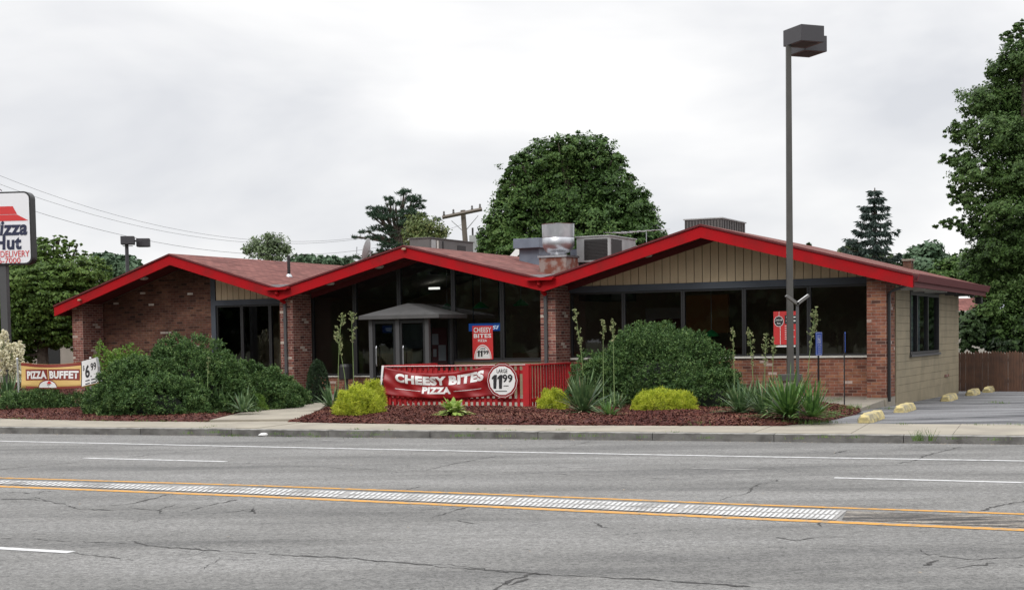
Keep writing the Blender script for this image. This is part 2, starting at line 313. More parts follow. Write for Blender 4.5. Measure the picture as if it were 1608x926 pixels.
def quads(name, V, m, parent=None, nper=4, extra=None):
    """V: (n,4,3) array of quads -> one mesh"""
    V = np.asarray(V, dtype=np.float32); n = len(V); k = V.shape[1]
    me = bpy.data.meshes.new(name); me.vertices.add(n*k); me.vertices.foreach_set('co', V.reshape(-1))
    me.loops.add(n*k); me.loops.foreach_set('vertex_index', np.arange(n*k, dtype=np.int32))
    me.polygons.add(n); me.polygons.foreach_set('loop_start', np.arange(0,n*k,k, dtype=np.int32))
    try: me.polygons.foreach_set('loop_total', np.full(n, k, dtype=np.int32))
    except Exception: pass
    me.update(); me.validate(); me.materials.append(m)
    o = bpy.data.objects.new(name, me); COL.objects.link(o)
    if parent: o.parent = parent
    return o
def text(body, m, parent, name='lettering', size=1., loc=(0,0,0), w=None, h=None, bold=.0, shear=0, warp=None, depth=.004, align='CENTER', rot=None):
    """letters in the x,z plane facing -y; w/h stretch the block to that size; warp maps (x,z)->(x,y,z)"""
    c = bpy.data.curves.new('t','FONT'); c.body = body; c.size = size; c.offset = bold; c.shear = shear; c.extrude = 0; c.align_x = align; c.space_character = 1+bold*1.6; c.resolution_u = 3
    t = bpy.data.objects.new('t', c); COL.objects.link(t); bpy.context.view_layer.update()
    me = bpy.data.meshes.new_from_object(t.evaluated_get(bpy.context.evaluated_depsgraph_get()))
    bpy.data.objects.remove(t); bpy.data.curves.remove(c)
    if warp:
        b = bmesh.new(); b.from_mesh(me); sc = (w or 1)/max(1e-6, (max(v.co.x for v in b.verts)-min(v.co.x for v in b.verts)))
        bmesh.ops.triangulate(b, faces=b.faces)
        for _ in range(4):
            le = [e for e in b.edges if e.calc_length()*sc > .035]
            if not le: break
            bmesh.ops.subdivide_edges(b, edges=le, cuts=1); bmesh.ops.triangulate(b, faces=b.faces)
        b.to_mesh(me); b.free()
    n = len(me.vertices); co = np.zeros(n*3, dtype=np.float32); me.vertices.foreach_get('co', co); co = co.reshape(-1,3)
    x, z = co[:,0].copy(), co[:,1].copy()
    if w: x = (x-(x.min()+x.max())/2)*w/(x.max()-x.min())
    if h: z = (z-z.min())*h/(z.max()-z.min())
    x += loc[0]; z += loc[2]
    if warp: P = np.array([warp(a,b) for a,b in zip(x,z)])
    else: P = np.stack([x, np.full(n, loc[1]), z], 1)
    P[:,1] -= depth
    me.vertices.foreach_set('co', P.astype(np.float32).reshape(-1)); me.update(); me.name = name
    me.materials.clear(); me.materials.append(m)
    o = bpy.data.objects.new(name, me); COL.objects.link(o); o.parent = parent; return o
def ones(m, parent, x, z, w, h, y, lean=.06):
    mb = MB()
    for k in (0,1):
        a = x-w/2+k*w*.54; b = w*.27
        q = [(a+w*.12,0),(a+w*.12+b,0),(a+w*.14+b+lean*h,h),(a+w*.16+lean*h,h),(a-w*.02,h*.80),(a-w*.02,h*.66),(a+w*.12,h*.72)]
        mb.add([(p,y,z+r) for p,r in q], [tuple(range(len(q)))])
    return mb.build('lettering', m, parent, uv=False)
def disc(m, parent, name, c, r, y, rz=None, n=32, a0=0, a1=2*math.pi, inner=0, warp=None):
    rz = rz or r; V = []
    for i in range(n):
        a, b = a0+(a1-a0)*i/n, a0+(a1-a0)*(i+1)/n
        q = [(c[0]+r*math.cos(t)*s, c[1]+rz*math.sin(t)*s) for t,s in ((a,inner),(a,1),(b,1),(b,inner))] if inner else \
            [(c[0]+r*math.cos(t)*s, c[1]+rz*math.sin(t)*s) for t,s in ((a,0.0),(a,1),(b,1))]
        V.append([warp(x,z) + np.array([0,y,0]) if warp else (x,y,z) for x,z in q])
    mb = MB()
    for q in V: mb.add(q, [tuple(range(len(q)))])
    return mb.build(name, m, parent, uv=False)

# ------------------------------------------------------------------ ground, road, pavement
RD = -.13
KN = np.array([-9.9,27.01]); KR = np.array([7.5,20.48]); kd = (KR-KN)/np.linalg.norm(KR-KN); kn = np.array([-kd[1], kd[0]])   # kerb foot line; kn points to the building
K0 = np.array([0, float(KN[1]-KN[0]*kd[1]/kd[0])])
def kp(s, t): p = K0+kd*s+kn*t; return (float(p[0]), float(p[1]))
MB().slab([(-700,-300),(700,-300),(700,1500),(-700,1500)], -1., -.5).build('ground', M['soil'])['kind'] = 'structure'
tag(MB().slab([kp(-260,0.02),kp(-260,-22),kp(160,-22),kp(160,0.02)], -.45, RD).build('road', M['asphalt']), kind='structure')
mb = MB()     # kerb stones
s = -60.; i = 0; curb_top = MB(); curb_face = MB(); curb_y = MB()
while s < 60:
    e = s+1.95; tgt = curb_y if 8.1 < s < 14 else curb_top
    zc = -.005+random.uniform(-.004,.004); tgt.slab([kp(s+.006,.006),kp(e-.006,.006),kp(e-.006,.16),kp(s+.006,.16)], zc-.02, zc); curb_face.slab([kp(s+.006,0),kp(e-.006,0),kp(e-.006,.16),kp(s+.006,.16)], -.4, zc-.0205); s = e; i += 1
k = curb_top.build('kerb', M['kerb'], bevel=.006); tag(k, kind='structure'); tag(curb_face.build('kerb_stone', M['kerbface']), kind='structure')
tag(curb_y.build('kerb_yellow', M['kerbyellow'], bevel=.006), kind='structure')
mb = MB(); s = -60.5
while s < 60:
    mb.slab([kp(s+.005,.165),kp(s+1.5-.005,.165),kp(s+1.5-.005,2.62),kp(s+.005,2.62)], -.4, random.uniform(-.004,.004)); s += 1.5
tag(mb.build('sidewalk', M['concrete']), kind='structure')
# building-side ground: lot asphalt falls away to the back
def lotz(x, y): return -.0125*max(0, y-26)-.004
def strip(pts2, m, name, z):  # polygon of ground points
    return tag(MB().slab([(float(a),float(b)) for a,b in pts2], -.45, z).build(name, m), kind='structure')
mb = MB(); xs = np.linspace(3.2, 60, 20)
nx, ny = 24, 16
V = []; Fs = []
for j in range(ny+1):
    for i_ in range(nx+1):
        s_ = 3.4+(45)*i_/nx; t_ = 2.63+38*j/ny; x,y = kp(s_,t_); V.append((x,y,lotz(x,y)))
for j in range(ny):
    for i_ in range(nx): a = j*(nx+1)+i_; Fs.append((a,a+1,a+nx+2,a+nx+1))
tag(MB().add(V,Fs).build('parking_lot', M['lot']), kind='structure')
M['stain'] = asphalt_mat('dark_patched_asphalt', (.065,.065,.072), (.05,.05,.057), (.085,.087,.095), .5, 1.6, 90)
# lawn/soil to the left and behind
strip([kp(-60,2.63), kp(3.4,2.63), kp(3.4,40), kp(-60,60)], M['soil'], 'lawn', -.02)
# patio / walk in front of the building (rises to the wall)
def uv2(u, v): p = loc(u,v); return (float(p[0]), float(p[1]))
def patz(x, y):
    v = float((np.array([x,y,0])-P0) @ VA); return .015+.105*min(1,max(0,(v+2.6)/3.4))
mb = MB(); us = np.linspace(-23, .18, 16)
for a, b in zip(us[:-1], us[1:]):
    for v0, v1 in ((-2.55,-1.4),(-1.39,-.25),(-.24,.86)):
        if v0 < -1.5 and b < -11: continue
        mb.slab([uv2(a+.004,v0),uv2(b-.004,v0),uv2(b-.004,v1),uv2(a+.004,v1)], -.3, patz)
tag(mb.build('patio', M['patio']), kind='structure')
pth = [G(x,y,0) for x,y in ((330,662.5),(470,661),(503,645),(516,634),(500,624),(470,618),(452,632),(425,640),(385,649))]
tag(MB().slab([(p[0],p[1]) for p in pth], -.3, .045).build('path', M['concrete']), kind='structure')
# mulch beds: mounded sheets with chips
def bed(name, poly, hmax=.09, dens=9000):
    P = np.array([(p[0],p[1]) for p in poly]); lo, hi = P.min(0), P.max(0); n = len(P)
    def inside(q):
        c = np.zeros(len(q), bool)
        for i in range(n):
            a, b = P[i], P[(i+1)%n]; cond = (a[1] > q[:,1]) != (b[1] > q[:,1])
            c ^= cond & (q[:,0] < (b[0]-a[0])*(q[:,1]-a[1])/(b[1]-a[1]+1e-9)+a[0])
        return c
    def dist(q):
        d = np.full(len(q), 9.)
        for i in range(n):
            a, b = P[i], P[(i+1)%n]; ab = b-a; t = np.clip(((q-a)@ab)/(ab@ab), 0, 1); d = np.minimum(d, np.linalg.norm(q-(a+t[:,None]*ab), axis=1))
        return d
    st = .12; gx = np.arange(lo[0]-st, hi[0]+st, st); gy = np.arange(lo[1]-st, hi[1]+st, st); X, Y = np.meshgrid(gx, gy)
    q = np.stack([X.ravel(), Y.ravel()], 1); ins = inside(q); d = dist(q)
    sm = np.sin(q[:,0]*3.1+q[:,1]*1.7)*np.sin(q[:,1]*2.7-q[:,0]*1.3)*.02
    z = np.where(ins, .012+(hmax+sm)*(1-np.exp(-d/.35)), -.06-.3*np.minimum(d,.2)); z += rng.normal(0,.006,len(z))*ins
    nx_, ny_ = len(gx), len(gy); V = np.column_stack([q, z]); keep = ins | (d < st*1.05); Fs = []
    for j in range(ny_-1):
        for i in range(nx_-1):
            a = j*nx_+i; f = (a,a+1,a+nx_+1,a+nx_)
            if all(keep[k] for k in f): Fs.append(f)
    o = MB().add(V, Fs).build(name, M['mulch'], smooth=False); tag(o, kind='structure')
    area = (hi-lo).prod(); c = rng.uniform(lo, hi, (int(dens*area/10),2)); c = c[inside(c)]; dd = dist(c)
    zz = .02+(hmax+np.sin(c[:,0]*3.1+c[:,1]*1.7)*np.sin(c[:,1]*2.7-c[:,0]*1.3)*.02)*(1-np.exp(-dd/.35))
    m = len(c); a = rng.uniform(0,6.28,m); t = rng.normal(0,.35,m); l = rng.uniform(.015,.045,m); wd = rng.uniform(.005,.012,m)
    dx = np.stack([np.cos(a)*np.cos(t), np.sin(a)*np.cos(t), np.sin(t)],1)*l[:,None]; dy = np.stack([-np.sin(a), np.cos(a), rng.normal(0,.3,m)],1)*wd[:,None]
    C = np.column_stack([c, zz]); Q = np.stack([C-dx-dy, C+dx-dy, C+dx+dy, C-dx+dy],1)
    o2 = quads('mulch_chips', Q, M['chip']); tag(o2, label='loose red brown bark chips on the '+name.replace('_',' '), cat='mulch', kind='stuff')
    return o
pj = lambda *a: [G(x,y,0) for x,y in a]
bed('mulch_bed', pj((-60,655.5),(150,660.5),(328,662.5),(385,649),(425,640),(452,632),(478,618),(380,612),(200,606),(40,604),(-60,604)), dens=4500)
bed('mulch_bed', pj((452,662.5),(560,664.5),(700,666),(900,667.5),(1100,668.5),(1230,668.5),(1300,661),(1345,650),(1352,643),(1320,638),(1240,628),(1150,622),(1050,622),(960,625),(900,632),(848,643),(700,641),(606,641),(575,622),(530,612),(512,618),(520,634),(505,645)), dens=9000)
# markings, all 4 mm sheets on the road
def rline(pts, w0, w1, m, name, z=RD+.004):
    P = [G(x,y,RD)[:2] for x,y in pts]; mb = MB()
    for a, b, wa, wb in zip(P[:-1], P[1:], np.linspace(w0,w1,len(P))[:-1], np.linspace(w0,w1,len(P))[1:]):
        d = (b-a)/np.linalg.norm(b-a); n = np.array([-d[1],d[0]])
        mb.add([(*(a-n*wa/2),z),(*(b-n*wb/2),z),(*(b+n*wb/2),z),(*(a+n*wa/2),z)], [(0,1,2,3)])
    return tag(mb.build(name, m), kind='structure')
rline([(-400,683),(0,692.3),(400,701),(804,709.5),(1200,717),(1608,723.5),(1900,728)], .12, .12, M['lineW'], 'road_marking_edge')
rline([(133,719),(355,724.5)], .11, .11, M['lineW'], 'road_marking_dash')
rline([(1310,750),(1608,757.5),(1800,762)], .11, .11, M['lineW'], 'road_marking_dash')
rline([(-300,842),(-60,857),(0,860.5),(112,867)], .11, .11, M['lineW'], 'road_marking_dash')
nearY = [(-400,745.5),(0,763.5),(400,779),(804,797),(1200,815),(1608,832),(1900,845)]
farY = [(-400,738),(0,750),(400,762),(804,777),(1200,793),(1608,807),(1900,819)]
rline(nearY, .14, .14, M['lineY'], 'road_marking_centre'); rline(farY, .10, .10, M['lineY'], 'road_marking_centre')
# white hatched strip between the yellow lines: rows of small raised bars on a worn white base
mb = MB(); mb2 = MB()
def interp(L_, x): xs, ys = zip(*L_); return float(np.interp(x, xs, ys))
pxs = np.arange(-160, 1306, 8.2)
def sp_(x, k, z): 
    ya, yb = interp(farY,x)+3.2, interp(nearY,x)-4.2; return G(x, ya+(yb-ya)*k, z)
for i, x in enumerate(pxs):
    a = rng.uniform(-1,1); seg = (x % 262) < 12
    if seg: continue
    for k0, k1 in ((.02,.46),(.52,.97)):
        q = [sp_(x+18*(1-k)+off, k, RD+.010) for k, off in ((k0,0),(k0,4.6),(k1,5.0),(k1,.4))]
        mb.add(q, [(0,1,2,3)])
for x0 in np.arange(-160,1300,60.):
    x1 = min(x0+60,1312); mb2.add([sp_(x0+18,0,RD+.005),sp_(x1+18,0,RD+.005),sp_(x1,1,RD+.005),sp_(x0,1,RD+.005)], [(0,1,2,3)])
tag(mb2.build('median_strip', mat('dull_white_paint',(.30,.295,.285),.8,noise=(7,(.25,.24,.23),.42,.62))), kind='structure')
tag(mb.build('median_strip_bars', mat('worn_white_bars',(.50,.50,.49),.8,noise=(2.6,(.24,.235,.225),.50,.66))), kind='structure')
mb = MB()
for x0, x1 in ((1322,1440),(1440,1560),(1560,1700),(1700,1900)):
    mb.add([G(x0+8,interp(farY,x0+8)+4,RD+.004),G(x1+8,interp(farY,x1+8)+4,RD+.004),G(x1,interp(nearY,x1)-5,RD+.004),G(x0,interp(nearY,x0)-5,RD+.004)],[(0,1,2,3)])
tag(mb.build('median_broken_asphalt', M['patch']), kind='structure')
# cracks, drawn as jagged ribbons of dark filler
def crack(mb, pts, w=.012):
    P = [G(x,y,RD)[:2] for x,y in pts]; out = []
    for a, b in zip(P[:-1],P[1:]):
        n = max(2, int(np.linalg.norm(b-a)/.05))
        for i in range(n):
            t = i/n; out.append(a+(b-a)*t+rng.normal(0,.02,2)*np.array([.6,1.]))
    out.append(P[-1]); out = np.array(out)
    for k in range(2, len(out)): out[k] = out[k]*.85+out[k-1]*.15
    ws = w*.82*np.clip(np.abs(np.convolve(rng.normal(.8,1.1,len(out)), np.ones(3)/3, 'same')), .12, 2.4)
    for a,b,wa,wb in zip(out[:-1],out[1:],ws[:-1],ws[1:]):
        d = (b-a)/(np.linalg.norm(b-a)+1e-6); n = np.array([-d[1],d[0]]); z = RD+.0025
        mb.add([(*(a-n*wa),z),(*(b-n*wb),z),(*(b+n*wb),z),(*(a+n*wa),z)],[(0,1,2,3)])
cm = MB()
for pts, w in [
  ([(208,850),(225,856),(280,860),(380,867),(450,871),(560,877),(620,882),(700,890),(800,897),(880,903),(1000,908),(1100,915),(1180,921)],.014),
  ([(0,783),(40,783),(75,786),(95,790),(120,798),(170,801),(210,798),(250,801),(255,806)],.013),
  ([(0,771),(60,775),(70,770),(90,772)],.01), ([(75,786),(55,780)],.009),
  ([(170,794),(210,790),(240,782),(262,776)],.012),([(250,800),(262,795),(285,791)],.011),
  ([(300,801),(320,795),(345,789),(372,784)],.014),([(285,808),(340,805),(380,802),(392,798),(402,806)],.008),([(380,800),(395,803),(398,797)],.012),
  ([(676,812),(690,810),(712,802),(735,796)],.012),([(720,817),(732,820),(745,822)],.009),
  ([(0,845),(60,846),(100,849),(140,851),(208,853)],.006),([(112,868),(160,873),(215,879)],.008),
  ([(320,893),(330,885),(345,878)],.006),
  ([(770,926),(800,912),(835,900),(850,903)],.018),([(780,914),(800,918),(830,908)],.014),
  ([(668,738),(690,733),(712,728),(745,722),(780,716)],.013),([(690,740),(790,741),(900,745),(1010,750),(1060,752),(1160,755),(1220,753),(1222,755)],.006),
  ([(1130,785),(1150,779),(1175,774),(1182,765),(1190,761),(1222,754)],.014),
  ([(0,737),(60,731),(140,724)],.010),([(200,718),(330,704),(430,697),(500,689)],.011),
  ([(320,726),(500,733),(690,741)],.005),([(500,732),(560,738),(640,742)],.005),
  ([(934,820),(944,827),(965,830)],.014),([(1220,843),(1245,848),(1290,842),(1330,843)],.010),([(1283,818),(1290,826)],.010),
  ([(1440,863),(1460,871),(1480,868)],.010),([(1450,887),(1476,879)],.016),([(1470,872),(1530,878),(1608,874)],.007),
  ([(1540,802),(1560,795),(1590,790),(1608,786)],.014),([(1410,728),(1440,722),(1455,714),(1490,706),(1510,701)],.013),([(1300,714),(1330,707)],.011),
  ([(860,708),(900,699),(930,692)],.009),([(1608,888),(1560,884),(1500,892)],.006),
  ([(480,880),(700,886),(800,899)],.004),([(1240,800),(1300,797),(1400,801),(1608,806)],.006),
  ([(620,772),(660,764)],.007),([(1100,812),(1120,803)],.006)]:
    crack(cm, pts, w)
tag(cm.build('road_cracks', M['crack'], uv=False), kind='structure')
# dark tar streaks along the lane
st = MB()
for x0,x1,y in ((870,960,732),(1080,1190,734),(1230,1290,720),(500,540,690)):
    a = [G(x0,y,RD+.002),G(x1,y+(x1-x0)*.018,RD+.002),G(x1,y+(x1-x0)*.018+1.6,RD+.002),G(x0+10,y+1.3,RD+.002)]; st.add(a,[(3,2,1,0)])
tag(st.build('road_stain', mat('tar_stain',(.14,.135,.13),.85,noise=(5,(.22,.215,.205),.4,.55))), kind='structure')

# ------------------------------------------------------------------ the restaurant
BL = empty('restaurant_building', P0, -TH, 'low red trimmed brick restaurant with three shallow gables and dark windows behind the shrubs', 'restaurant')
PR = [(-23.4,2.69),(-19.1,4.0),(-15.45,2.945),(-11.62,3.9),(-7.77,2.945),(-3.83,4.03),(.84,2.77)]
PX, PZ = zip(*PR)
rz = lambda u: float(np.interp(u, PX, PZ))
V1 = 9.95
mb = MB()
for (x0,z0),(x1,z1) in zip(PR[:-1],PR[1:]):
    mb.prism([(x0,z0-.012),(x1,z1-.012),(x1,z1+.012),(x0,z0+.012)], -.36, V1)
mb.build('roof', M['shingle'], BL, roofuv=True)
mb = MB()
for (x0,z0),(x1,z1) in zip(PR[:-1],PR[1:]): mb.prism([(x0,z0-.034),(x1,z1-.034),(x1,z1+.008),(x0,z0+.008)], -.375, -.3605)
mb.build('drip_edge', M['darkred'], BL)
mb = MB()
for (x0,z0),(x1,z1) in zip(PR[:-1],PR[1:]): mb.prism([(x0,z0-.040),(x1,z1-.040),(x1,z1-.013),(x0,z0-.013)], -.34, V1-.02)
mb.build('roof_deck', M['darkred'], BL)
for (x0,z0),(x1,z1) in zip(PR[:-1],PR[1:]):
    MB().prism([(x0,z0-.30),(x1,z1-.30),(x1,z1-.042),(x0,z0-.042)], -.34, -.28).build('fascia', M['red'], BL)
    MB().prism([(x0,z0-.30),(x1,z1-.30),(x1,z1-.042),(x0,z0-.042)], V1-.08, V1-.02).build('fascia', M['red'], BL)
mb = MB(); cb = MB()
for (x0,z0),(x1,z1) in zip(PR[:-1],PR[1:]):
    mb.prism([(x0,z0-.17),(x1,z1-.17),(x1,z1-.045),(x0,z0-.045)], -.278, .80)
    cb.prism([(x0,z0-.20),(x1,z1-.20),(x1,z1-.045),(x0,z0-.045)], .93, V1-.1)
mb.build('soffit', M['soffit'], BL); cb.build('ceiling', M['inceil'], BL)
# side eaves: gutters and boards
MB().box(.80,.86,-.27,V1-.1,2.49,2.725).build('eave_board', M['darkred'], BL)
MB().prism([(.864,2.60),(.93,2.60),(.98,2.745),(.98,2.76),(.96,2.76),(.92,2.62),(.864,2.62)],-.30,V1-.05).build('gutter', M['darkred'], BL)
MB().box(-23.42,-23.36,-.27,V1-.1,2.40,2.645).build('eave_board', M['darkred'], BL)
# stub brackets under the right eave
for v in (1.3,2.7,4.1,5.5,6.9,8.3): MB().box(.27,.78,v,v+.1,2.47,2.60).build('rafter_end', M['offwhite'] if v<4.5 else M['dkgrey'], BL)
MB().box(.62,.80,9.55,9.75,2.28,2.47).build('eave_floodlight', M['black'], BL, bevel=.02)
# piers
def pier(u0, u1, m=M['pierbrick'], v1=.84):
    top = min(rz(u0), rz(u1))-.17
    MB().prism([(u0,.0),(u1,.0),(u1,rz(u1)-.172),((u0+u1)/2,rz((u0+u1)/2)-.172),(u0,rz(u0)-.172)],0,v1).build('brick_pier', m, BL, bevel=.004)
pier(-23.05,-22.65); pier(-15.70,-15.28); pier(-8.02,-7.62)
MB().prism([(-.20,.13),(.21,.13),(.21,rz(.21)-.172),(-.20,rz(-.2)-.172)],0,.93).build('brick_pier', M['litbrick'], BL, bevel=.004)
MB().box(-.21,.22,-.01,.93,-.3,.128).build('pier_footing', M['patio'], BL)
VW = .85
def walltop(us): return [(u, rz(u)-.172) for u in us]
# bay 1: brick wall, trim, gable siding, header, windows
MB().prism([(-22.65,.05),(-18.66,.05)]+walltop([-18.66,-19.1,-22.65]), VW, VW+.25).build('brick_wall', M['brick'], BL)
MB().box(-23.04,-22.8,.84,9.3,-.2,2.60).build('brick_wall', M['brick'], BL)
MB().prism([(-23.0,-.2),(.1,-.2)]+walltop([.1,-3.83,-7.77,-11.62,-15.45,-19.1,-23.0]),9.05,9.3).build('rear_wall', M['tan2'], BL)
MB().prism([(-18.655,.05),(-18.50,.05)]+walltop([-18.50,-18.655]), VW-.03, VW+.12).build('trim_post', M['slate'], BL)
MB().box(-18.498,-15.285,VW-.04,VW+.10,2.585,2.735).build('window_header', M['slate'], BL)
def vsiding(u0, u1, z0, step=.2):
    mb = MB(); us = list(np.arange(u0,u1,step))+[u1]; pk = [x for x,_ in PR if u0<x<u1]
    for a,b in zip(us[:-1],us[1:]):
        if b-a<.03: continue
        a2, b2 = a+.008, b-.008; mid = [p for p in pk if a2<p<b2]
        mb.prism([(a2,z0),(b2,z0)]+walltop([b2]+mid+[a2]) if min(rz(a2),rz(b2))-.172>z0+.01 else [(a2,z0),(b2,z0),(b2,max(z0+.01,rz(b2)-.172)),(a2,max(z0+.01,rz(a2)-.172))], VW+.002, VW+.03)
    mb.build('gable_siding', M['tan'], BL)
    b = MB(); pts = [(u0,z0),(u1,z0)]+walltop([u1]+pk+[u0]); b.prism(pts, VW+.028, VW+.1); b.build('gable_backing', M['dkgrey'], BL)
vsiding(-18.495,-15.69,2.737); 
vsiding(-7.61,-.205,2.782)
def window(u0, u1, z0, z1, v=VW, top=None, fw=.045, gl=M['glass'], parent=BL, name='window'):
    """frame ring with one pane; top(u) gives a sloping head"""
    tf = top or (lambda u: z1); pk = [x for x,_ in PR if u0<x<u1] if top else []
    mb = MB(); mb.box(u0,u0+fw,v,v+.08,z0,min(tf(u0),tf(u0+fw))); mb.box(u1-fw,u1,v,v+.08,z0,min(tf(u1),tf(u1-fw))); mb.box(u0+fw,u1-fw,v,v+.08,z0,z0+fw)
    us = [u0+fw]+pk+[u1-fw]
    for a,b in zip(us[:-1],us[1:]): mb.prism([(a,tf(a)-fw),(b,tf(b)-fw),(b,tf(b)),(a,tf(a))], v, v+.08)
    f = mb.build(name, M['black'], parent)
    p = [(u0+fw,v+.04,z0+fw),(u1-fw,v+.04,z0+fw)]+[(u,v+.04,tf(u)-fw) for u in reversed(us)]
    MB().add(p,[tuple(range(len(p)))]).build('pane', gl, f); return f
for a,b in ((-18.49,-17.62),(-17.615,-16.66),(-16.655,-15.72)): window(a,b,.15,2.583)
# bay 2: glass wall up to the roof
tp = lambda u: rz(u)-.173
ms = [-15.275,-13.90,-12.52,-10.90,-9.50,-8.03]
for a,b in zip(ms[:-1],ms[1:]):
    z0 = .62 if b < -12 else (.12 if b < -10.5 else 1.0)
    window(a+.003,b-.003,z0,3,top=tp,fw=.055)
MB().box(-15.27,-12.65,VW,VW+.2,.05,.585).build('brick_knee_wall', M['litbrick'], BL)
MB().box(-15.27,-12.65,VW-.05,VW+.2,.588,.617).build('window_sill', M['offwhite'], BL)
MB().box(-10.89,-8.03,VW,VW+.2,.05,.965).build('knee_wall', M['tan2'], BL)
MB().box(-10.89,-8.03,VW-.05,VW+.2,.967,.997).build('window_sill', M['dkgrey'], BL)
# bay 3
MB().box(-7.61,-.205,VW,VW+.2,.05,.992).build('brick_knee_wall', M['litbrick'], BL)
MB().box(-7.61,-.205,VW-.05,VW+.2,.994,1.04).build('window_sill', M['offwhite'], BL)
MB().box(-7.61,-.205,VW-.04,VW+.1,2.625,2.778).build('window_header', M['slate'], BL)
ms = [-7.605,-6.21,-4.70,-3.21,-1.69,-.21]
for a,b in zip(ms[:-1],ms[1:]): window(a+.003,b-.003,1.043,2.622)
# right side wall: lap siding
side = MB(); zz = list(np.arange(.18,2.55,.173))
def lap(v0,v1,z0,z1): side.box(.15,.232,v0+.002,v1-.002,z0+.006,z1)
W0,W1,WZ0,WZ1 = 2.5,6.2,1.02,2.40
for i,z in enumerate(zz):
    z1 = min(z+.173,2.58)
    for a,b in ((.96,2.49),(6.21,7.3),(7.3,9.3)): lap(a,b,z,z1) 
    if z1 < WZ0: lap(2.49,6.21,z,z1)
    elif z < WZ0: lap(2.49,6.21,z,WZ0-.01)
side.build('lap_siding', M['tan2'], BL)
MB().box(.10,.145,.94,9.3,2.6,2.775).build('wall_top', M['dkgrey'], BL)
MB().box(.10,.148,.94,9.3,.0,WZ0-.01).box(.10,.148,.94,2.49,WZ0-.01,2.6).box(.10,.148,6.21,9.3,WZ0-.01,2.6).build('side_wall', M['dkgrey'], BL)
MB().box(.12,.226,.95,9.32,-.35,.184).build('side_wall_base', M['tan2'], BL)
MB().box(.12,.236,.935,.958,.0,2.6).build('corner_board', M['tan2'], BL)
f = MB().box(.13,.25,W0,W0+.06,WZ0,WZ1+.1).box(.13,.25,W1-.06,W1,WZ0,WZ1+.1).box(.13,.25,W0+.06,W1-.06,WZ0,WZ0+.06).box(.13,.25,W0+.06,W1-.06,WZ1,WZ1+.1)
f.box(.14,.24,3.35,3.43,WZ0+.06,WZ1).box(.14,.24,4.7,4.78,WZ0+.06,WZ1)
f = f.build('side_window', M['black'], BL)
MB().add([(.19,W0+.06,WZ0+.06),(.19,W1-.06,WZ0+.06),(.19,W1-.06,WZ1),(.19,W0+.06,WZ1)],[(0,1,2,3)]).build('pane', M['glass'], f)
mb = MB()
for a,b in ((2.56,3.3),(3.45,4.6)):
    for i in range(int((b-a)/.06)): mb.box(.05,.07,a+i*.06,a+i*.06+.045,WZ0+.05,WZ1)
mb.build('curtain', mat('pale_curtain',(.35,.4,.42),.8), f)
MB().box(.236,.29,2.44,6.26,.965,1.015).build('side_window_sill', M['dkgrey'], BL)
MB().box(.224,.26,7.05,7.6,.36,.42).build('crawl_vent', M['rust'], BL)
# chimney on the rear slope
cu, cz = B(1425,408,8.3); f = MB().box(cu-.1,cu+.12,8.2,8.5,rz(cu)-.1,cz-.03).build('chimney', M['brick'], BL)
MB().box(cu-.13,cu+.15,8.17,8.53,cz-.03,cz+.02).build('chimney_cap', M['patio'], f)
# downspouts, scuppers
def downspout(u, v, ztop, zbot, r=.04):
    d = MB().box(u-r,u+r,v-.07,v-.012,zbot,ztop).build('downspout', M['dkgrey'], BL, bevel=.008)
    for z in (ztop-.5, (ztop+zbot)/2): MB().box(u-r-.012,u+r+.012,v-.075,v-.008,z,z+.03).build('strap', M['dkgrey'], d)
for u in (-15.50,-7.86):
    MB().prism([(u-.30,2.905),(u+.38,2.905),(u+.42,2.955),(u+.40,2.975),(u-.30,2.97),(u-.34,2.95)],-.50,-.345).build('scupper', M['red'], BL)
    MB().tube([(u,-.42,2.91),(u,-.40,2.84),(u-.02,-.14,2.64),(u,-.05,2.58)],.05).build('downspout_elbow', M['red'], BL)
    downspout(u,0,2.57,.08)
    MB().prism([(u-.42,3.05),(u+.42,3.05),(u,2.968)],-.33,1.2).build('valley_flashing', M['galv'], BL)
MB().box(.215,.275,.12,.20,.05,2.38).build('downspout', M['black'], BL, bevel=.008)
MB().tube([(.245,.16,2.36),(.30,.10,2.42),(.80,-.1,2.58)],.028).build('downspout_elbow', M['dkgrey'], BL)
# soffit lights
for px,py,v in ((226,448,.1),(518,452,.15),(595,427,.15),(701,420,.0),(788,442,.0),(1016,412,.1),(1226,403,-.05)):
    u,z = B(px,py,v); zt = rz(u)-.172
    mb = MB().lathe((u,v,zt-.085),[(.03,0),(.10,.015),(.13,.05),(.12,.084)],16); mb.build('soffit_light', M['offwhite'], BL, smooth=False)
for px,py in ((636,391),(127,471)):
    u,z = B(px,py,-.34); MB().lathe((u,-.40,z-.03),[(.02,0),(.055,.01),(.055,.05),(.02,.06)],12).build('fascia_fixture', mat('tan_fixture',(.4,.25,.16),.6), BL)

for (x0,z0),(x1,z1) in zip(PR[2:-1],PR[3:]):
    x0c, x1c = max(x0,-15.2), min(x1,-.25)
    if x0 < -7.8 and x1 > -7.8: pass
    MB().prism([(x0c,rz(x0c)-.30),(x1c,rz(x1c)-.30),(x1c,rz(x1c)-.174),(x0c,rz(x0c)-.174)],VW-.10,VW-.045).build('rafter_board', M['darkred'], BL)
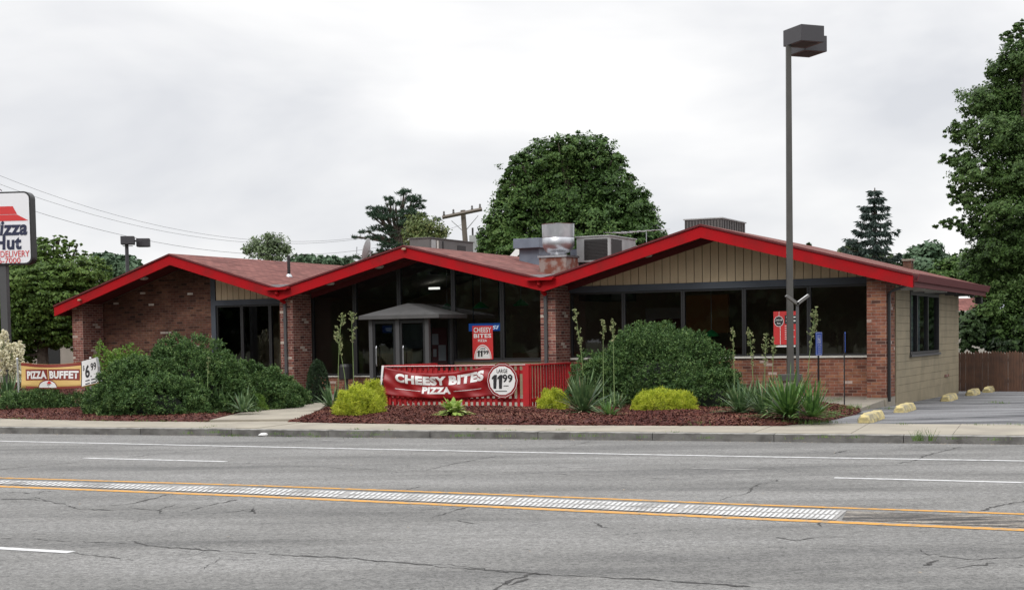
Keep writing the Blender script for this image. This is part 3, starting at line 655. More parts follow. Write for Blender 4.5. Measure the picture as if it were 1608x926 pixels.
# interior: floor, partitions, counter
MB().box(-22.8,.1,1.1,9.0,.0,.1).build('interior_floor', M['floor'], BL)
MB().prism([(-22.6,.1),(-.05,.1)]+[(u,rz(u)-.21) for u in (-.05,-3.83,-7.77,-11.62,-15.45,-19.1,-22.6)],6.2,6.3).build('interior_wall', M['inwall'], BL)
MB().box(-15.42,-15.34,1.1,6.2,.1,2.75).build('partition', M['inwall'], BL)
MB().box(-7.84,-7.76,1.1,3.0,.1,.95).build('partition', M['inbooth'], BL)
MB().box(-17.5,-16.75,2.4,2.5,.1,2.45).build('partition', M['intan'], BL)
MB().box(-18.6,-17.6,3.4,3.5,.1,2.6).build('partition', mat('interior_tan_dark',(.25,.16,.09),.8), BL)
MB().box(-6.2,-4.9,4.9,5.0,1.6,2.6).build('partition', M['inorange'], BL)
MB().box(-7.3,-5.6,5.1,5.2,.1,2.3).build('partition', mat('interior_pale_board',(.34,.3,.27),.8), BL)
MB().box(-7.0,-6.3,5.05,5.09,1.3,2.0).build('wall_picture', M['inbooth'], BL)
MB().box(-10.6,-8.4,3.6,4.2,.1,1.15).build('counter', mat('counter_wood',(.2,.07,.035),.5), BL)
MB().box(-14.9,-13.9,4.9,4.95,1.3,2.0).build('wall_picture', mat('grey_picture',(.25,.27,.28),.5), BL)
for u in (-6.8,-5.3,-3.8,-2.3): 
    MB().box(u-.05,u+.05,1.3,2.4,.1,1.25).build('booth_back', M['inbooth'], BL, bevel=.02)
for u,v in ((-6.2,2.6),(-6.9,3.6),(-5.2,3.2),(-4.9,4.4),(-8.9,3.0),(-9.6,4.2),(-8.6,3.9),(-13.6,4.6),(-11.8,5.2),(-17.2,4.4),(-16.4,3.2),(-2.4,4.8)):
    MB().box(u-.16,u+.16,v-.05,v+.05,rz(u)-.42,rz(u)-.36).build('ceiling_tube_light', M['lumi'], BL)

# vestibule (a glazed porch), v from -.45 to .85
fl = B(565,497,-.55); fr = B(688,498,-.55)
vu0, vu1 = B(580,540,-.4)[0], B(674,540,-.4)[0]
E0, E1 = B(563,497,-.62)[0], B(689,497,-.62)[0]
zt = B(625,499,-.6)[1]; zp = B(628,476,-.1)[1]
print('vest', vu0, vu1, E0, E1, zt, zp)
VS = MB().box(vu0,vu1,-.42,.84,.0,.13).build('vestibule', M['patio'], BL)
mb = MB(); um = (E0+E1)/2; e = [(E0,-.62,zt+.07),(E1,-.62,zt+.07),(E1,.84,zt+.07),(E0,.84,zt+.07),(um-.15,.1,zp),(um-.15,.84,zp)]
mb.add(e,[(0,1,4),(1,2,5,4),(3,0,4,5),(0,3,2,1)]); mb.box(E0,E1,-.62,.84,zt-.02,zt+.068)
mb.build('roof', M['awn'], VS)
for u in (vu0, vu0+.94*(vu1-vu0)*.48, vu1-.11): MB().box(u,u+.11,-.42,-.32,.13,zt-.022).build('post', M['dkgrey'], VS, bevel=.005)
MB().box(vu1-.1,vu1,.74,.84,.13,zt-.022).build('post', M['dkgrey'], VS); MB().box(vu0,vu0+.1,.74,.84,.13,zt-.022).build('post', M['dkgrey'], VS)
mc = vu0+.94*(vu1-vu0)*.48
for a,b in ((vu0+.112,mc-.002),(mc+.112,vu1-.113)):
    f = MB().box(a,a+.06,-.40,-.34,.13,zt-.05).box(b-.06,b,-.40,-.34,.13,zt-.05).box(a+.06,b-.06,-.40,-.34,zt-.13,zt-.05).box(a+.06,b-.06,-.40,-.34,.13,.33)
    o = f.build('door', M['black'], VS); MB().add([(a+.06,-.37,.33),(b-.06,-.37,.33),(b-.06,-.37,zt-.13),(a+.06,-.37,zt-.13)],[(0,1,2,3)]).build('door_glass', M['glass'], VS)
    MB().tube([(a+.12,-.43,.9),(a+.12,-.45,.95),(a+.12,-.45,1.35),(a+.12,-.43,1.4)],.015).build('door_handle', M['galv'], VS)
for u in (vu0+.05, vu1-.05):
    MB().add([(u,-.3,.2),(u,.74,.2),(u,.74,zt-.05),(u,-.3,zt-.05)],[(0,1,2,3)]).build('side_glass', M['glass'], VS)

# posters in the windows, lit sign, lamps inside
def poster(name, px0, py0, px1, py1, v, label):
    u0, z1 = B(px0,py0,v); u1, z0 = B(px1,py1,v)
    e_ = empty(name, loc((u0+u1)/2, v, z0), -TH, label, 'poster'); return e_, u1-u0, z1-z0
e_, w_, h_ = poster('window_poster',741.5,511.5,774.5,564,.82,'red Cheesy Bites pizza price poster hanging on the entrance glass wall')
MB().box(-w_/2,w_/2,0,.012,0,h_).build('panel', M['signred'], e_)
text('CHEESY', M['vinylwhite'], e_, loc=(0,0,h_*.80), w=w_*.86, h=h_*.15, bold=.02)
text('BITES', M['vinylwhite'], e_, loc=(0,0,h_*.64), w=w_*.86, h=h_*.125, bold=.03)
text('PIZZA', M['vinylwhite'], e_, loc=(0,0,h_*.525), w=w_*.44, h=h_*.07, bold=.03)
disc(M['vinylwhite'], e_, 'price_disc', (0,h_*.02), w_*.42, -.004, rz=h_*.42, a0=0, a1=math.pi); disc(M['signred'], e_, 'price_ring', (0,h_*.02), w_*.38, -.006, rz=h_*.39, a0=0, a1=math.pi, inner=.95)
text('LARGE', M['signink'], e_, loc=(0,-.006,h_*.30), w=w_*.26, h=h_*.045, bold=.01)
ones(M['signink'], e_, -w_*.13, h_*.08, w_*.26, h_*.19, -.010)
text('99', M['signink'], e_, loc=(w_*.16,-.006,h_*.15), w=w_*.26, h=h_*.12, bold=.03)
e_, w_, h_ = poster('window_poster',1214.5,489,1252,540.5,.82,'red menu poster with round black emblem in the window behind the lamp pole')
MB().box(-w_/2,w_/2,0,.012,0,h_).build('panel', M['signred'], e_)
disc(M['signink'], e_, 'round_emblem', (-w_*.27,h_*.70), w_*.20, -.004, rz=h_*.16); disc(M['vinylwhite'], e_, 'emblem_ring', (-w_*.27,h_*.70), w_*.20, -.006, rz=h_*.16, inner=.9)
text('pizza', M['vinylwhite'], e_, loc=(-w_*.27,-.006,h_*.70), w=w_*.28, h=h_*.08, shear=.3, bold=.01)
text('hut', M['vinylwhite'], e_, loc=(-w_*.27,-.006,h_*.61), w=w_*.16, h=h_*.07, shear=.3, bold=.01)
MB().box(-w_*.02,w_*.5-.004,-.006,-.001,h_*.62,h_*.88).build('black_heading_panel', M['signink'], e_)
mb = MB(); mb.box(-w_*.265,-w_*.25,-.008,-.001,h_*.86,h_-.002); mb.box(-w_*.22,-w_*.2,-.008,-.001,.003,h_*.54)
for i in range(7):
    z = h_*(.55-.065*i); mb.box(-w_*.02,w_*(.28+.12*((i*7)%3)/2),-.005,-.001,z,z+h_*.018)
for i in range(2): mb.box(w_*.04,w_*.44,-.01,-.006,h_*(.80-.11*i),h_*(.84-.11*i))
mb.build('printed_lines', M['vinylwhite'], e_)
mb = MB(); mb.box(-w_*.45,w_*.42,.001,.01,-h_*.075,-h_*.02); mb.build('tear_off_strip', M['vinylwhite'], e_)
u0,z1 = B(736,508,3.2); u1,z0 = B(789,519,3.2); e_ = empty('lit_soda_sign', loc((u0+u1)/2,3.2,z0), -TH, 'glowing blue soda sign seen through the entrance glass above the red poster', 'sign')
w_,h_ = u1-u0, z1-z0; MB().box(-w_/2,w_/2,0,.12,0,h_).build('light_box', M['pepsi'], e_); text('PEPSI', M['pepsiT'], e_, loc=(w_*.1,-.002,h_*.2), w=w_*.6, h=h_*.5, bold=.03, shear=.3)
MB().box(-w_*.4,-w_*.37,.04,.07,h_,rz((u0+u1)/2)-.2-z0).box(w_*.37,w_*.4,.04,.07,h_,rz((u0+u1)/2)-.2-z0).build('hanger', M['black'], e_)
def pendant(px, py, v, label):
    u,z = B(px,py,v); e_ = empty('pendant_lamp', loc(u,v,z), -TH, label, 'lamp', 'pendant lamps inside the restaurant')
    MB().lathe((0,0,-.1),[(.20,0),(.21,.02),(.10,.12),(.03,.17)],20).build('lamp_shade', M['green'], e_)
    MB().tube([(0,0,.05),(0,0,rz(u)-.2-z)],.008,6).build('cord', M['galv'], e_); return e_
pendant(755,478,2.0,'green pendant lamp above the red poster, behind the entrance glass')
pendant(818,474,2.6,'dark green pendant lamp beside the brick pier between the gables')
pendant(1117,522,2.3,'green pendant lamp hanging low in the wide right hand windows')
pendant(702,480,3.6,'green pendant lamp deep inside, just right of the porch roof')
# wall mounted bits by the door: notice board in the vestibule
e_ = empty('notice_board', loc(B(690,530,.80)[0],.80,1.3), -TH, 'red notice board with white papers right of the entrance porch', 'notice board')
MB().box(-.22,.22,0,.02,-.7,.55).build('board', mat('board_red',(.10,.012,.015),.6), e_)
for x,z,a,b in ((-.12,.25,.09,.14),(.08,-.1,.11,.2),(-.14,-.1,.05,.1)): MB().box(x-a,x+a,-.008,-.001,z-b,z+b).build('paper', mat('notice_paper',(.35,.35,.36),.6), e_)
e_ = empty('trash_bin', loc(B(543,560,.3)[0],.3,.09), 0, 'black pedestal bin under the window left of the porch', 'bin')
MB().lathe((0,0,.45),[(.17,0),(.19,.02),(.19,.33),(.15,.40)],18).build('bowl', M['black'], e_); MB().tube([(0,0,0),(0,0,.45)],.05).build('pedestal', M['dkgrey'], e_)

# ------------------------------------------------------------------ roof equipment
def onroof(name, label, cat, u, v, rot=-TH): 
    return empty(name, loc(u,v,rz(u)+.02), rot, label, cat)
def unit_from(px_l, px_c, px_r, py_top, py_bot, v):   # corner nearest at px_c: front face along u to the left, side face along v to the right
    uc, zc = B(px_c, py_top, v); ul = B(px_l, py_top, v)[0]
    lo_, hi_ = v, v+12
    for _ in range(40):
        m_ = (lo_+hi_)/2
        if B(px_r, py_top, m_)[0] > uc: lo_ = m_
        else: hi_ = m_
    return ul, uc, v, lo_, zc, B(px_c, py_bot, v)[1]
ul,uc,v0,v1,zt_,zb_ = unit_from(643,674,743,373.5,397,3.0); print('unitA', ul,uc,v0,v1,zt_,zb_)
e_ = empty('rooftop_unit', loc(uc,v0,rz(uc)), -TH, 'long low grey rooftop unit with white labels behind the middle gable', 'air conditioner'); b0 = rz(uc)
MB().box(ul-uc,0,0,v1-v0,-.25,zt_-b0).build('casing', M['acgrey'], e_, bevel=.01)
MB().box(ul-uc-.03,.03,-.03,v1-v0+.03,zt_-b0,zt_-b0+.025).build('lid', M['acgrey'], e_)
for a,b,z0,z1,mm in ((.12,.42,-.28,-.04,'acpale'),(.5,.62,-.35,-.05,'offwhite'),(.9,1.0,-.4,-.05,'grille'),(1.15,1.6,-.45,-.35,'acpale'),(2.0,2.6,-.4,-.12,'grille')):
    s_ = (v1-v0)/3.2; MB().box(.002,.012,a*s_,b*s_,zt_-b0+z0,zt_-b0+z1).build('side_panel', M[mm], e_)
ul,uc,v0,v1,zt_,zb_ = unit_from(905,957,998,370.5,410,2.6); print('unitB', ul,uc,v0,v1,zt_,zb_)
b0 = rz(uc); e_ = empty('rooftop_unit', loc(uc,v0,b0), -TH, 'pale square air conditioner with dark coils beside the silver exhaust fan', 'air conditioner')
MB().box(ul-uc,0,0,v1-v0,zb_-b0,zt_-b0).build('casing', M['acpale'], e_, bevel=.01)
MB().box(ul-uc-.03,.03,-.03,v1-v0+.03,zt_-b0,zt_-b0+.03).build('lid', M['acpale'], e_)
w_=uc-ul
for (a,b) in ((ul-uc+.24*w_, -.06*w_),):
    g = MB().box(a,b,-.006,-.001,zb_-b0+.05,zt_-b0-.06); 
    for i in range(14): zz_ = zb_-b0+.06+i*(zt_-zb_-.14)/14; g.box(a,b,-.02,-.007,zz_,zz_+.012)
    g.build('coil_grille', M['grille'], e_)
MB().box(.001,.008,.06*(v1-v0),.45*(v1-v0),zb_-b0+.05,zt_-b0-.06).build('coil_grille', M['grille'], e_)
MB().box(ul-uc-.22,ul-uc-.01,.1,.4,zb_-b0,zb_-b0+.35).build('electrical_box', M['acblue'], e_)
MB().box(ul-uc,0,.1,v1-v0,-.6,zb_-b0-.001).build('curb', M['grille'], e_)
ul,uc,v0,v1,zt_,zb_ = unit_from(1075,1133,1170,341,362,4.0); print('unitC', ul,uc,v0,v1,zt_,zb_)
b0 = rz(uc); e_ = empty('rooftop_unit', loc(uc,v0,b0), -TH, 'louvred grey air conditioner standing on the right gable ridge', 'air conditioner')
MB().box(ul-uc,0,0,v1-v0,-.3,zt_-b0-.03).build('casing', M['acgrey'], e_); MB().box(ul-uc-.03,.03,-.03,v1-v0+.03,zt_-b0-.03,zt_-b0).build('lid', M['acpale'], e_)
g = MB()
for i in range(12): x = (ul-uc)*(1-i/12.); g.box(x+.02,x+.05,-.015,-.001,-.25,zt_-b0-.06)
for i in range(10): y = (v1-v0)*(i/10.); g.box(.001,.015,y+.02,y+.06,-.25,zt_-b0-.06)
g.build('louvres', M['grille'], e_)
# kitchen exhaust fan
u,_ = B(877,400,1.9); b0 = rz(u); e_ = empty('exhaust_fan', loc(u,1.9,b0), -TH, 'shiny silver kitchen exhaust fan on a rusty base between the gables', 'exhaust fan')
z = lambda py: B(877,py,1.9)[1]-b0
r_ = (B(899,370,1.9)[0]-B(853.5,370,1.9)[0])/2
MB().box(-r_*.92,r_*.92,-r_*.9,r_*.9,-.15,z(405)).build('base', M['rust'], e_)
MB().box(-r_*1.0,r_*1.0,-r_*.98,r_*.98,z(405),z(402)).build('flange', M['galv'], e_)
MB().lathe((0,0,0),[(r_*.55,z(402)),(r_*.5,z(398)),(r_*.75,z(395.5)),(r_*.97,z(388)),(r_*1.0,z(384)),(r_*1.0,z(374)),(r_*.98,z(373.5))],40).build('motor_bowl', M['galv'], e_, smooth=True)
MB().lathe((0,0,0),[(r_*.985,z(373.5)),(r_*1.0,z(373)),(r_*1.02,z(353)),(r_*1.04,z(352)),(r_*.96,z(352)),(r_*.93,z(360))],40).build('wind_band', M['galv'], e_)
# duct hood
u,_ = B(836,400,4.6); b0 = rz(u); z = lambda py: B(836,py,4.6)[1]-b0; hw = (B(854,390,4.6)[0]-B(819,390,4.6)[0])/2
e_ = empty('vent_hood', loc(u,4.6,b0), -TH, 'blue grey boxy vent hood left of the silver exhaust fan', 'vent')
MB().box(-hw*.75,hw,-.3,.5,-.4,z(391)).build('shaft', M['acblue'], e_); MB().box(-hw,hw*1.3,-.5,.7,z(391),z(376)).build('hood', M['acblue'], e_, bevel=.01)
# satellite dish
u,zc_ = B(579,392,1.6); b0 = rz(u); e_ = empty('satellite_dish', loc(u,1.6,b0), -TH, 'grey satellite dish tilted on the left slope of the middle gable', 'satellite dish')
mb = MB(); c0 = Vector((0,0,zc_-b0)); ax = Vector((-.93,-.28,.25)).normalized(); a1 = ax.cross(Vector((0,0,1))).normalized(); a2 = a1.cross(ax); n = 24; vs = []; fs = []
for k,rr in enumerate((0.001,.1,.2,.3)):
    for i in range(n): t = 2*math.pi*i/n; vs.append(c0+ax*(rr*rr*.9)+a1*math.cos(t)*rr+a2*math.sin(t)*rr*1.0)
for k in range(3):
    for i in range(n): fs.append((k*n+i,k*n+(i+1)%n,(k+1)*n+(i+1)%n,(k+1)*n+i))
mb.add(vs,fs); o = mb.build('reflector', M['acpale'], e_); sm = o.modifiers.new('s','SOLIDIFY'); sm.thickness = .015
MB().tube([(0,0,0),(0,0,.1),c0-ax*.05],.025).build('mast', M['galv'], e_); MB().tube([c0-a2*.28,c0+ax*.3-a2*.2,c0+ax*.34],.012).build('feed_arm', M['galv'], e_)
MB().box(-.15,.3,-.05,.25,0,.16).build('mounting_box', M['offwhite'], e_)
# vent pipe, antenna
u,zt_ = B(453,401,2.2); e_ = empty('vent_pipe', loc(u,2.2,rz(u)), -TH, 'short black vent pipe on the slope of the left gable', 'vent pipe'); MB().tube([(0,0,-.05),(0,0,zt_-rz(u))],.045).build('pipe', M['black'], e_); MB().lathe((0,0,.0),[(.1,.0),(.06,.08)],12).build('flashing', M['galv'], e_)
u,zt_ = B(1015,364,6.5); b0 = rz(u); e_ = empty('tv_antenna', loc(u,6.5,b0), -TH, 'thin metal television antenna behind the left slope of the right gable', 'antenna'); h_ = zt_-b0
MB().tube([(0,0,0),(0,0,h_)],.012,6).build('mast', M['galv'], e_); u0_,z0_ = B(967,366,6.5); u1_,z1_ = B(1046,360,6.5)
MB().tube([(u0_-u,0,z0_-b0),(u1_-u,0,z1_-b0)],.009,6).build('boom', M['galv'], e_)
mb = MB()
for i in range(8): t=i/7; x = (u0_-u)*(1-t)+(u1_-u)*t; zz_ = (z0_-b0)*(1-t)+(z1_-b0)*t; l = .25+.4*(1-t); mb.tube([(x-.1*l,-l,zz_-.02),(x+.1*l,l,zz_+.02)],.006,5)
mb.build('element', M['galv'], e_)
# ------------------------------------------------------------------ red picket fence round the patio
A = G(605,641,0); Bc = G(833,643,0); FZ = D(833,572,Bc[1])[2]
ud = (Bc-A); FL = float(np.linalg.norm(ud)); fang = math.atan2(ud[1], ud[0])
RF = empty('picket_fence', A, fang, 'bright red picket fence around the patio, carrying the pizza banner', 'fence')
for i in range(int(FL/.135)):
    x = .10+i*.135; MB().box(x,x+.062,-.012,.012,.06,FZ-.035).build('picket', M['redfence'], RF)
MB().box(-.05,FL+.02,-.05,.06,FZ-.033,FZ).build('top_rail', M['redfence'], RF, bevel=.006)
MB().box(.05,FL-.08,.014,.05,.16,.24).build('bottom_rail', M['redfence'], RF); MB().box(.05,FL-.08,.014,.05,FZ-.2,FZ-.12).build('rail', M['redfence'], RF)
for x in (.0, FL-.14): MB().box(x,x+(.14 if x else .09),-.07 if x else -.045,.07 if x else .045,0,FZ-.001 if x==0 else FZ+.012).build('post', M['redfence'], RF, bevel=.005)
def side_run(x, L_, n, z=FZ):
    for i in range(n):
        y = .12+i*(L_-.1)/n; MB().box(x-.012,x+.012,y,y+.065,.06,z-.035).build('picket', M['redfence'], RF)
    MB().box(x-.05,x+.05,.05,L_,z-.033,z).build('top_rail', M['redfence'], RF); MB().box(x+.014,x+.045,.1,L_,.16,.24).build('bottom_rail', M['redfence'], RF)
    MB().box(x-.045,x+.045,L_,L_+.09,0,z).build('post', M['redfence'], RF)
side_run(FL-.05, 2.15, 14); side_run(.0, 2.3, 17)
# banner on the fence
wB = .98*FL
def bsurf(x, z):   # x 0..wB from the left, z 0..0.62 up
    t = x/wB; hgt = z/.62
    sag = .15*math.sin(math.pi*min(1,t/.72))**.8 if t < .72 else 0.
    y = -.080-.020*math.sin(t*23+hgt*5)*(1-abs(hgt-.5)) - .016*math.sin(t*9-hgt*9) - .008*math.sin(t*41+hgt*14)
    zz = FZ-.62-.03+z - sag*(.35+.65*hgt) - .05*math.sin(math.pi*t)*(1-hgt)
    return np.array([.03+x*.985, y, zz])
BN = empty('banner', A, fang, 'sagging red pizza banner with a round white price disc on the red fence', 'banner')
nx_, nz_ = 120, 16; V = [bsurf(wB*i/nx_*.90, .62*j/nz_) for j in range(nz_+1) for i in range(nx_+1)]
Fs = [(j*(nx_+1)+i, j*(nx_+1)+i+1, (j+1)*(nx_+1)+i+1, (j+1)*(nx_+1)+i) for j in range(nz_) for i in range(nx_)]
o = MB().add(V,Fs).build('cloth', M['vinylred'], BN, smooth=True); sm = o.modifiers.new('s','SOLIDIFY'); sm.thickness = .003; sm.offset = 1
def arch(x, z): return bsurf(x, z)
text('CHEESY', M['vinylwhite'], BN, loc=(wB*.27,0,.325), w=wB*.37, h=.215, bold=.06, warp=lambda x,z: bsurf(x, z+.03*((x-wB*.4)/wB)**2*4), depth=.006)
text('BITES', M['vinylwhite'], BN, loc=(wB*.60,0,.325), w=wB*.25, h=.215, bold=.06, warp=lambda x,z: bsurf(x, z+.03*((x-wB*.4)/wB)**2*4), depth=.006)
text('PIZZA', M['vinylwhite'], BN, loc=(wB*.385,0,.12), w=wB*.205, h=.165, bold=.06, warp=bsurf, depth=.006)
for x0,x1 in ((.08,.27),(.51,.70)):
    mb = MB()
    for i in range(10):
        a = wB*(x0+(x1-x0)*i/10); b = wB*(x0+(x1-x0)*(i+1)/10); q = [bsurf(a,.17),bsurf(b,.17),bsurf(b,.182),bsurf(a,.182)]; mb.add([p+np.array([0,-.006,0]) for p in q],[(0,1,2,3)])
    mb.build('white_rule', M['vinylwhite'], BN)
cx_ = wB*.853; cz_ = FZ-.34; 
disc(M['vinylred'], BN, 'disc_backing', (cx_,cz_), .375, -.135, rz=.385, n=40)
flat = lambda x,z: np.array([x,-.09,z])
o = disc(M['vinylwhite'], BN, 'price_disc', (cx_,cz_), .315, -.140, n=14); disc(M['vinylwhite'], BN, 'white_ring', (cx_,cz_), .365, -.138, inner=.975, n=14)
text('LARGE', M['signink'], BN, loc=(cx_,-.142,cz_+.165), w=.26, h=.085, bold=.012)
ones(M['signink'], BN, cx_-.12, cz_-.175, .25, .30, -.146)
text('99', M['signink'], BN, loc=(cx_+.13,-.142,cz_-.04), w=.24, h=.175, bold=.03)
mb = MB(); mb.box(cx_+.03,cx_+.15,-.147,-.1445,cz_-.12,cz_-.105); mb.box(cx_-.17,cx_+.11,-.147,-.1445,cz_-.235,cz_-.22); mb.build('small_print', M['signink'], BN)
MB().tube([(0,-.06,FZ-.02),(wB*.5,-.08,FZ-.015),(wB,-.08,FZ-.0)],.006).build('cord', M['vinylwhite'], BN)
mb = MB(); 
for a,b in (((-.02,-.08,FZ-.0),(-.05,-.09,FZ-.3)),((-.05,-.09,FZ-.3),(-.13,-.09,FZ-.62)),): mb.add([a,(a[0]+.06,a[1],a[2]),(b[0]+.045,b[1],b[2]),b],[(0,1,2,3),(3,2,1,0)][:1])
o = mb.build('loose_flap', M['vinylwhite'], BN); sm = o.modifiers.new('s','SOLIDIFY'); sm.thickness = .004

# ------------------------------------------------------------------ yellow buffet banner on two posts
YB = 32.6
a = D(32,569,YB); b = D(156,562,YB-.5); BU = empty('banner', (a[0],a[1],0), math.atan2(b[1]-a[1],b[0]-a[0]), 'yellow pizza buffet banner with white price panel strung between two posts', 'banner')
bw = float(np.hypot(*(b-a)[:2])); bz1 = a[2]; bh = D(32,569,YB)[2]-D(32,609,YB)[2]; bz0 = bz1-bh
def ys(x, z):
    t = x/bw; h = (z-bz0)/bh
    lift = .10*max(0,(t-.78)/.22)+.0; sag = .05*math.sin(math.pi*min(1,t/.8))
    return np.array([x, .03*math.sin(t*8+h*2)+.02*math.sin(t*21), z-sag*(.5+.5*h)+lift])
def sheet(name, x0, x1, z0, z1, m, dy=0, n=40):
    V = [ys(x0+(x1-x0)*i/n, z0+(z1-z0)*j/6)+np.array([0,dy,0]) for j in range(7) for i in range(n+1)]
    Fs = [(j*(n+1)+i,j*(n+1)+i+1,(j+1)*(n+1)+i+1,(j+1)*(n+1)+i) for j in range(6) for i in range(n)]
    return MB().add(V,Fs).build(name, m, BU, smooth=True)
o = sheet('cloth', 0, bw*.97, bz0, bz1, M['vinylyellow']); sm = o.modifiers.new('s','SOLIDIFY'); sm.thickness = .003; sm.offset = 1
sheet('maroon_border', .0, bw*.77, bz1-.075, bz1-.002, M['vinylmaroon'], -.005); sheet('maroon_border', bw*.05, bw*.77, bz0+.002, bz0+.05, M['vinylmaroon'], -.005)
sheet('price_panel', bw*.775, bw*.965, bz0+.03, bz1+.01, M['vinylwhite'], -.007); sheet('panel_edge', bw*.765, bw*.776, bz0+.03, bz1+.0, M['signink'], -.006)
def band(x0, x1, f, m, dy, name):   # arched panel behind the words
    mb = MB(); n = 24
    for i in range(n):
        p = x0+(x1-x0)*i/n; q = x0+(x1-x0)*(i+1)/n; mb.add([ys(p,f(p)[0])+[0,dy,0], ys(q,f(q)[0])+[0,dy,0], ys(q,f(q)[1])+[0,dy,0], ys(p,f(p)[1])+[0,dy,0]],[(0,1,2,3)])
    return mb.build(name, m, BU)
mid = bw*.385; fa = lambda x: -.32*((x-mid)/bw)**2*bh*1.6
band(bw*.05, bw*.345, lambda x: (bz0+bh*.36+fa(x), bz0+bh*.80+fa(x)), M['vinylmaroon'], -.006, 'lettering_backing')
band(bw*.355, bw*.745, lambda x: (bz0+bh*.36+fa(x), bz0+bh*.80+fa(x)), M['vinylmaroon'], -.006, 'lettering_backing')
text('PIZZA', M['vinylwhite'], BU, loc=(bw*.20,0,bz0+bh*.42), w=bw*.265, h=bh*.31, bold=.05, warp=lambda x,z: ys(x,z+fa(x)), depth=.010)
text('BUFFET', M['vinylwhite'], BU, loc=(bw*.55,0,bz0+bh*.42), w=bw*.36, h=bh*.31, bold=.05, warp=lambda x,z: ys(x,z+fa(x)), depth=.010)
disc(M['vinylmaroon'], BU, 'emblem_edge', (bw*.345, bz0+bh*.06), bw*.125, -.007, rz=bh*.31, a0=0, a1=math.pi, warp=ys)
disc(M['vinylwhite'], BU, 'emblem_white', (bw*.345, bz0+bh*.05), bw*.115, -.009, rz=bh*.28, a0=0, a1=math.pi, warp=ys)
hx, hz = bw*.36, bz0+bh*.21
mb = MB(); mb.add([ys(hx+p,hz+q)+[0,-.012,0] for p,q in ((-.075,0),(.075,0),(.04,.035),(.025,.06),(-.025,.06),(-.04,.035))],[(0,1,2,3,4,5)]); mb.build('roof_emblem', M['signred'], BU)
text('pizza', M['signink'], BU, loc=(hx,0,hz-.05), w=.13, h=.05, bold=.01, shear=.3, warp=ys, depth=.012); text('hut', M['signink'], BU, loc=(hx,0,hz-.09), w=.07, h=.035, bold=.01, shear=.3, warp=ys, depth=.012)
text('6', M['signink'], BU, loc=(bw*.845,0,bz0+bh*.33), w=bw*.055, h=bh*.50, bold=.03, warp=ys, depth=.012); text('.', M['signink'], BU, loc=(bw*.885,0,bz0+bh*.33), w=.03, h=.03, bold=.03, warp=ys, depth=.012)
text('$', M['signink'], BU, loc=(bw*.80,0,bz0+bh*.62), w=bw*.022, h=bh*.22, bold=.01, warp=ys, depth=.012); text('99', M['signink'], BU, loc=(bw*.918,0,bz0+bh*.56), w=bw*.065, h=bh*.3, bold=.02, warp=ys, depth=.012)
mb = MB()
for zq in (.20,.08):
    for x0,x1 in ((.82,.87),(.885,.94)): mb.add([ys(bw*p,bz0+bh*q)+[0,-.011,0] for p,q in ((x0,zq),(x1,zq),(x1,zq+.045),(x0,zq+.045))],[(0,1,2,3)])
mb.build('small_print', M['signink'], BU)
for i,(px,py0,py1,lean) in enumerate(((31,563,642,0),(142,562,646,.04),(152,561,645,.0))):
    t0 = D(px,py1,YB-.15*i+.15); t1 = D(px-4 if i==0 else px+ (0 if i==1 else 0),py0,YB-.15*i+.15)
    if i == 2: continue
    e_ = empty('banner_post', (t0[0],t0[1],0), 0, ('left' if i==0 else 'right')+' grey metal post holding up the yellow buffet banner', 'post')
    MB().tube([(0,0,-.05),(float(t1[0]-t0[0]),0,float(t1[2]))],.022).build('pole', M['acpale'], e_)
    MB().lathe((float(t1[0]-t0[0]),0,float(t1[2])),[(.026,-.01),(.03,0),(.02,.02)],10).build('cap', M['galv'], e_)
p_ = D(150,562,YB-.55); e_ = empty('loose_strap', p_, 0, 'crumpled grey plastic strip dangling from the right end of the yellow banner', 'strip')
mb = MB(); pp = [(0,0,.02),(.04,0,-.2),(.03,.02,-.3),(.09,0,-.42),(.10,.01,-.62),(.07,0,-.74)]
for (p,q) in zip(pp[:-1],pp[1:]): mb.add([(p[0],p[1],p[2]),(p[0]+.05,p[1]+.03,p[2]),(q[0]+.05,q[1]+.03,q[2]),q],[(0,1,2,3)])
o = mb.build('strip', M['acpale'], e_); sm = o.modifiers.new('s','SOLIDIFY'); sm.thickness = .006

# ------------------------------------------------------------------ pylon sign
YS = 36.; c = D(2,415,YS); PS = empty('pylon_sign', (c[0],c[1],0), R_(-6), 'tall white rounded restaurant sign with a red roof emblem on a grey post', 'sign')
sz0 = D(30,416,YS)[2]; sz1 = D(30,302,YS)[2]; hw = (D(55,350,YS)[0]-c[0])*1.0; hh = sz1-sz0
def rr(w, h, r, n=6):
    out = []
    for cx,cz,a0 in ((w-r,h-r,0),(-w+r,h-r,90),(-w+r,r,180),(w-r,r,270)):
        for i in range(n+1): t = R_(a0+90*i/n); out.append((cx+r*math.cos(t), cz+r*math.sin(t)))
    return out
MB().prism([(x,z+sz0) for x,z in rr(hw,hh,.18)],-.14,.14).build('cabinet', M['black'], PS)
MB().prism([(x,z+sz0+.04) for x,z in rr(hw-.04,hh-.08,.15)],-.15,-.1405).build('face', M['signwhite'], PS)
Z = lambda f: sz0+hh*f
mb = MB(); mb.add([(x,-.156,Z(z)) for x,z in ((-.50*hw,.80),(.48*hw,.80),(.60*hw,.69),(-.62*hw,.69))],[(0,1,2,3)]); mb.add([(x,-.156,Z(z)) for x,z in ((-.62*hw,.684),(.60*hw,.684),(.93*hw,.60),(-.95*hw,.60))],[(0,1,2,3)])
mb.build('roof_emblem', M['signred'], PS)
text('Pizza', M['signblue'], PS, loc=(.34*hw,-.156,Z(.40)), w=1.10*hw, h=.21*hh, bold=.035, shear=.18)
text('Hut', M['signblue'], PS, loc=(.30*hw,-.156,Z(.205)), w=.80*hw, h=.195*hh, bold=.04, shear=.05)
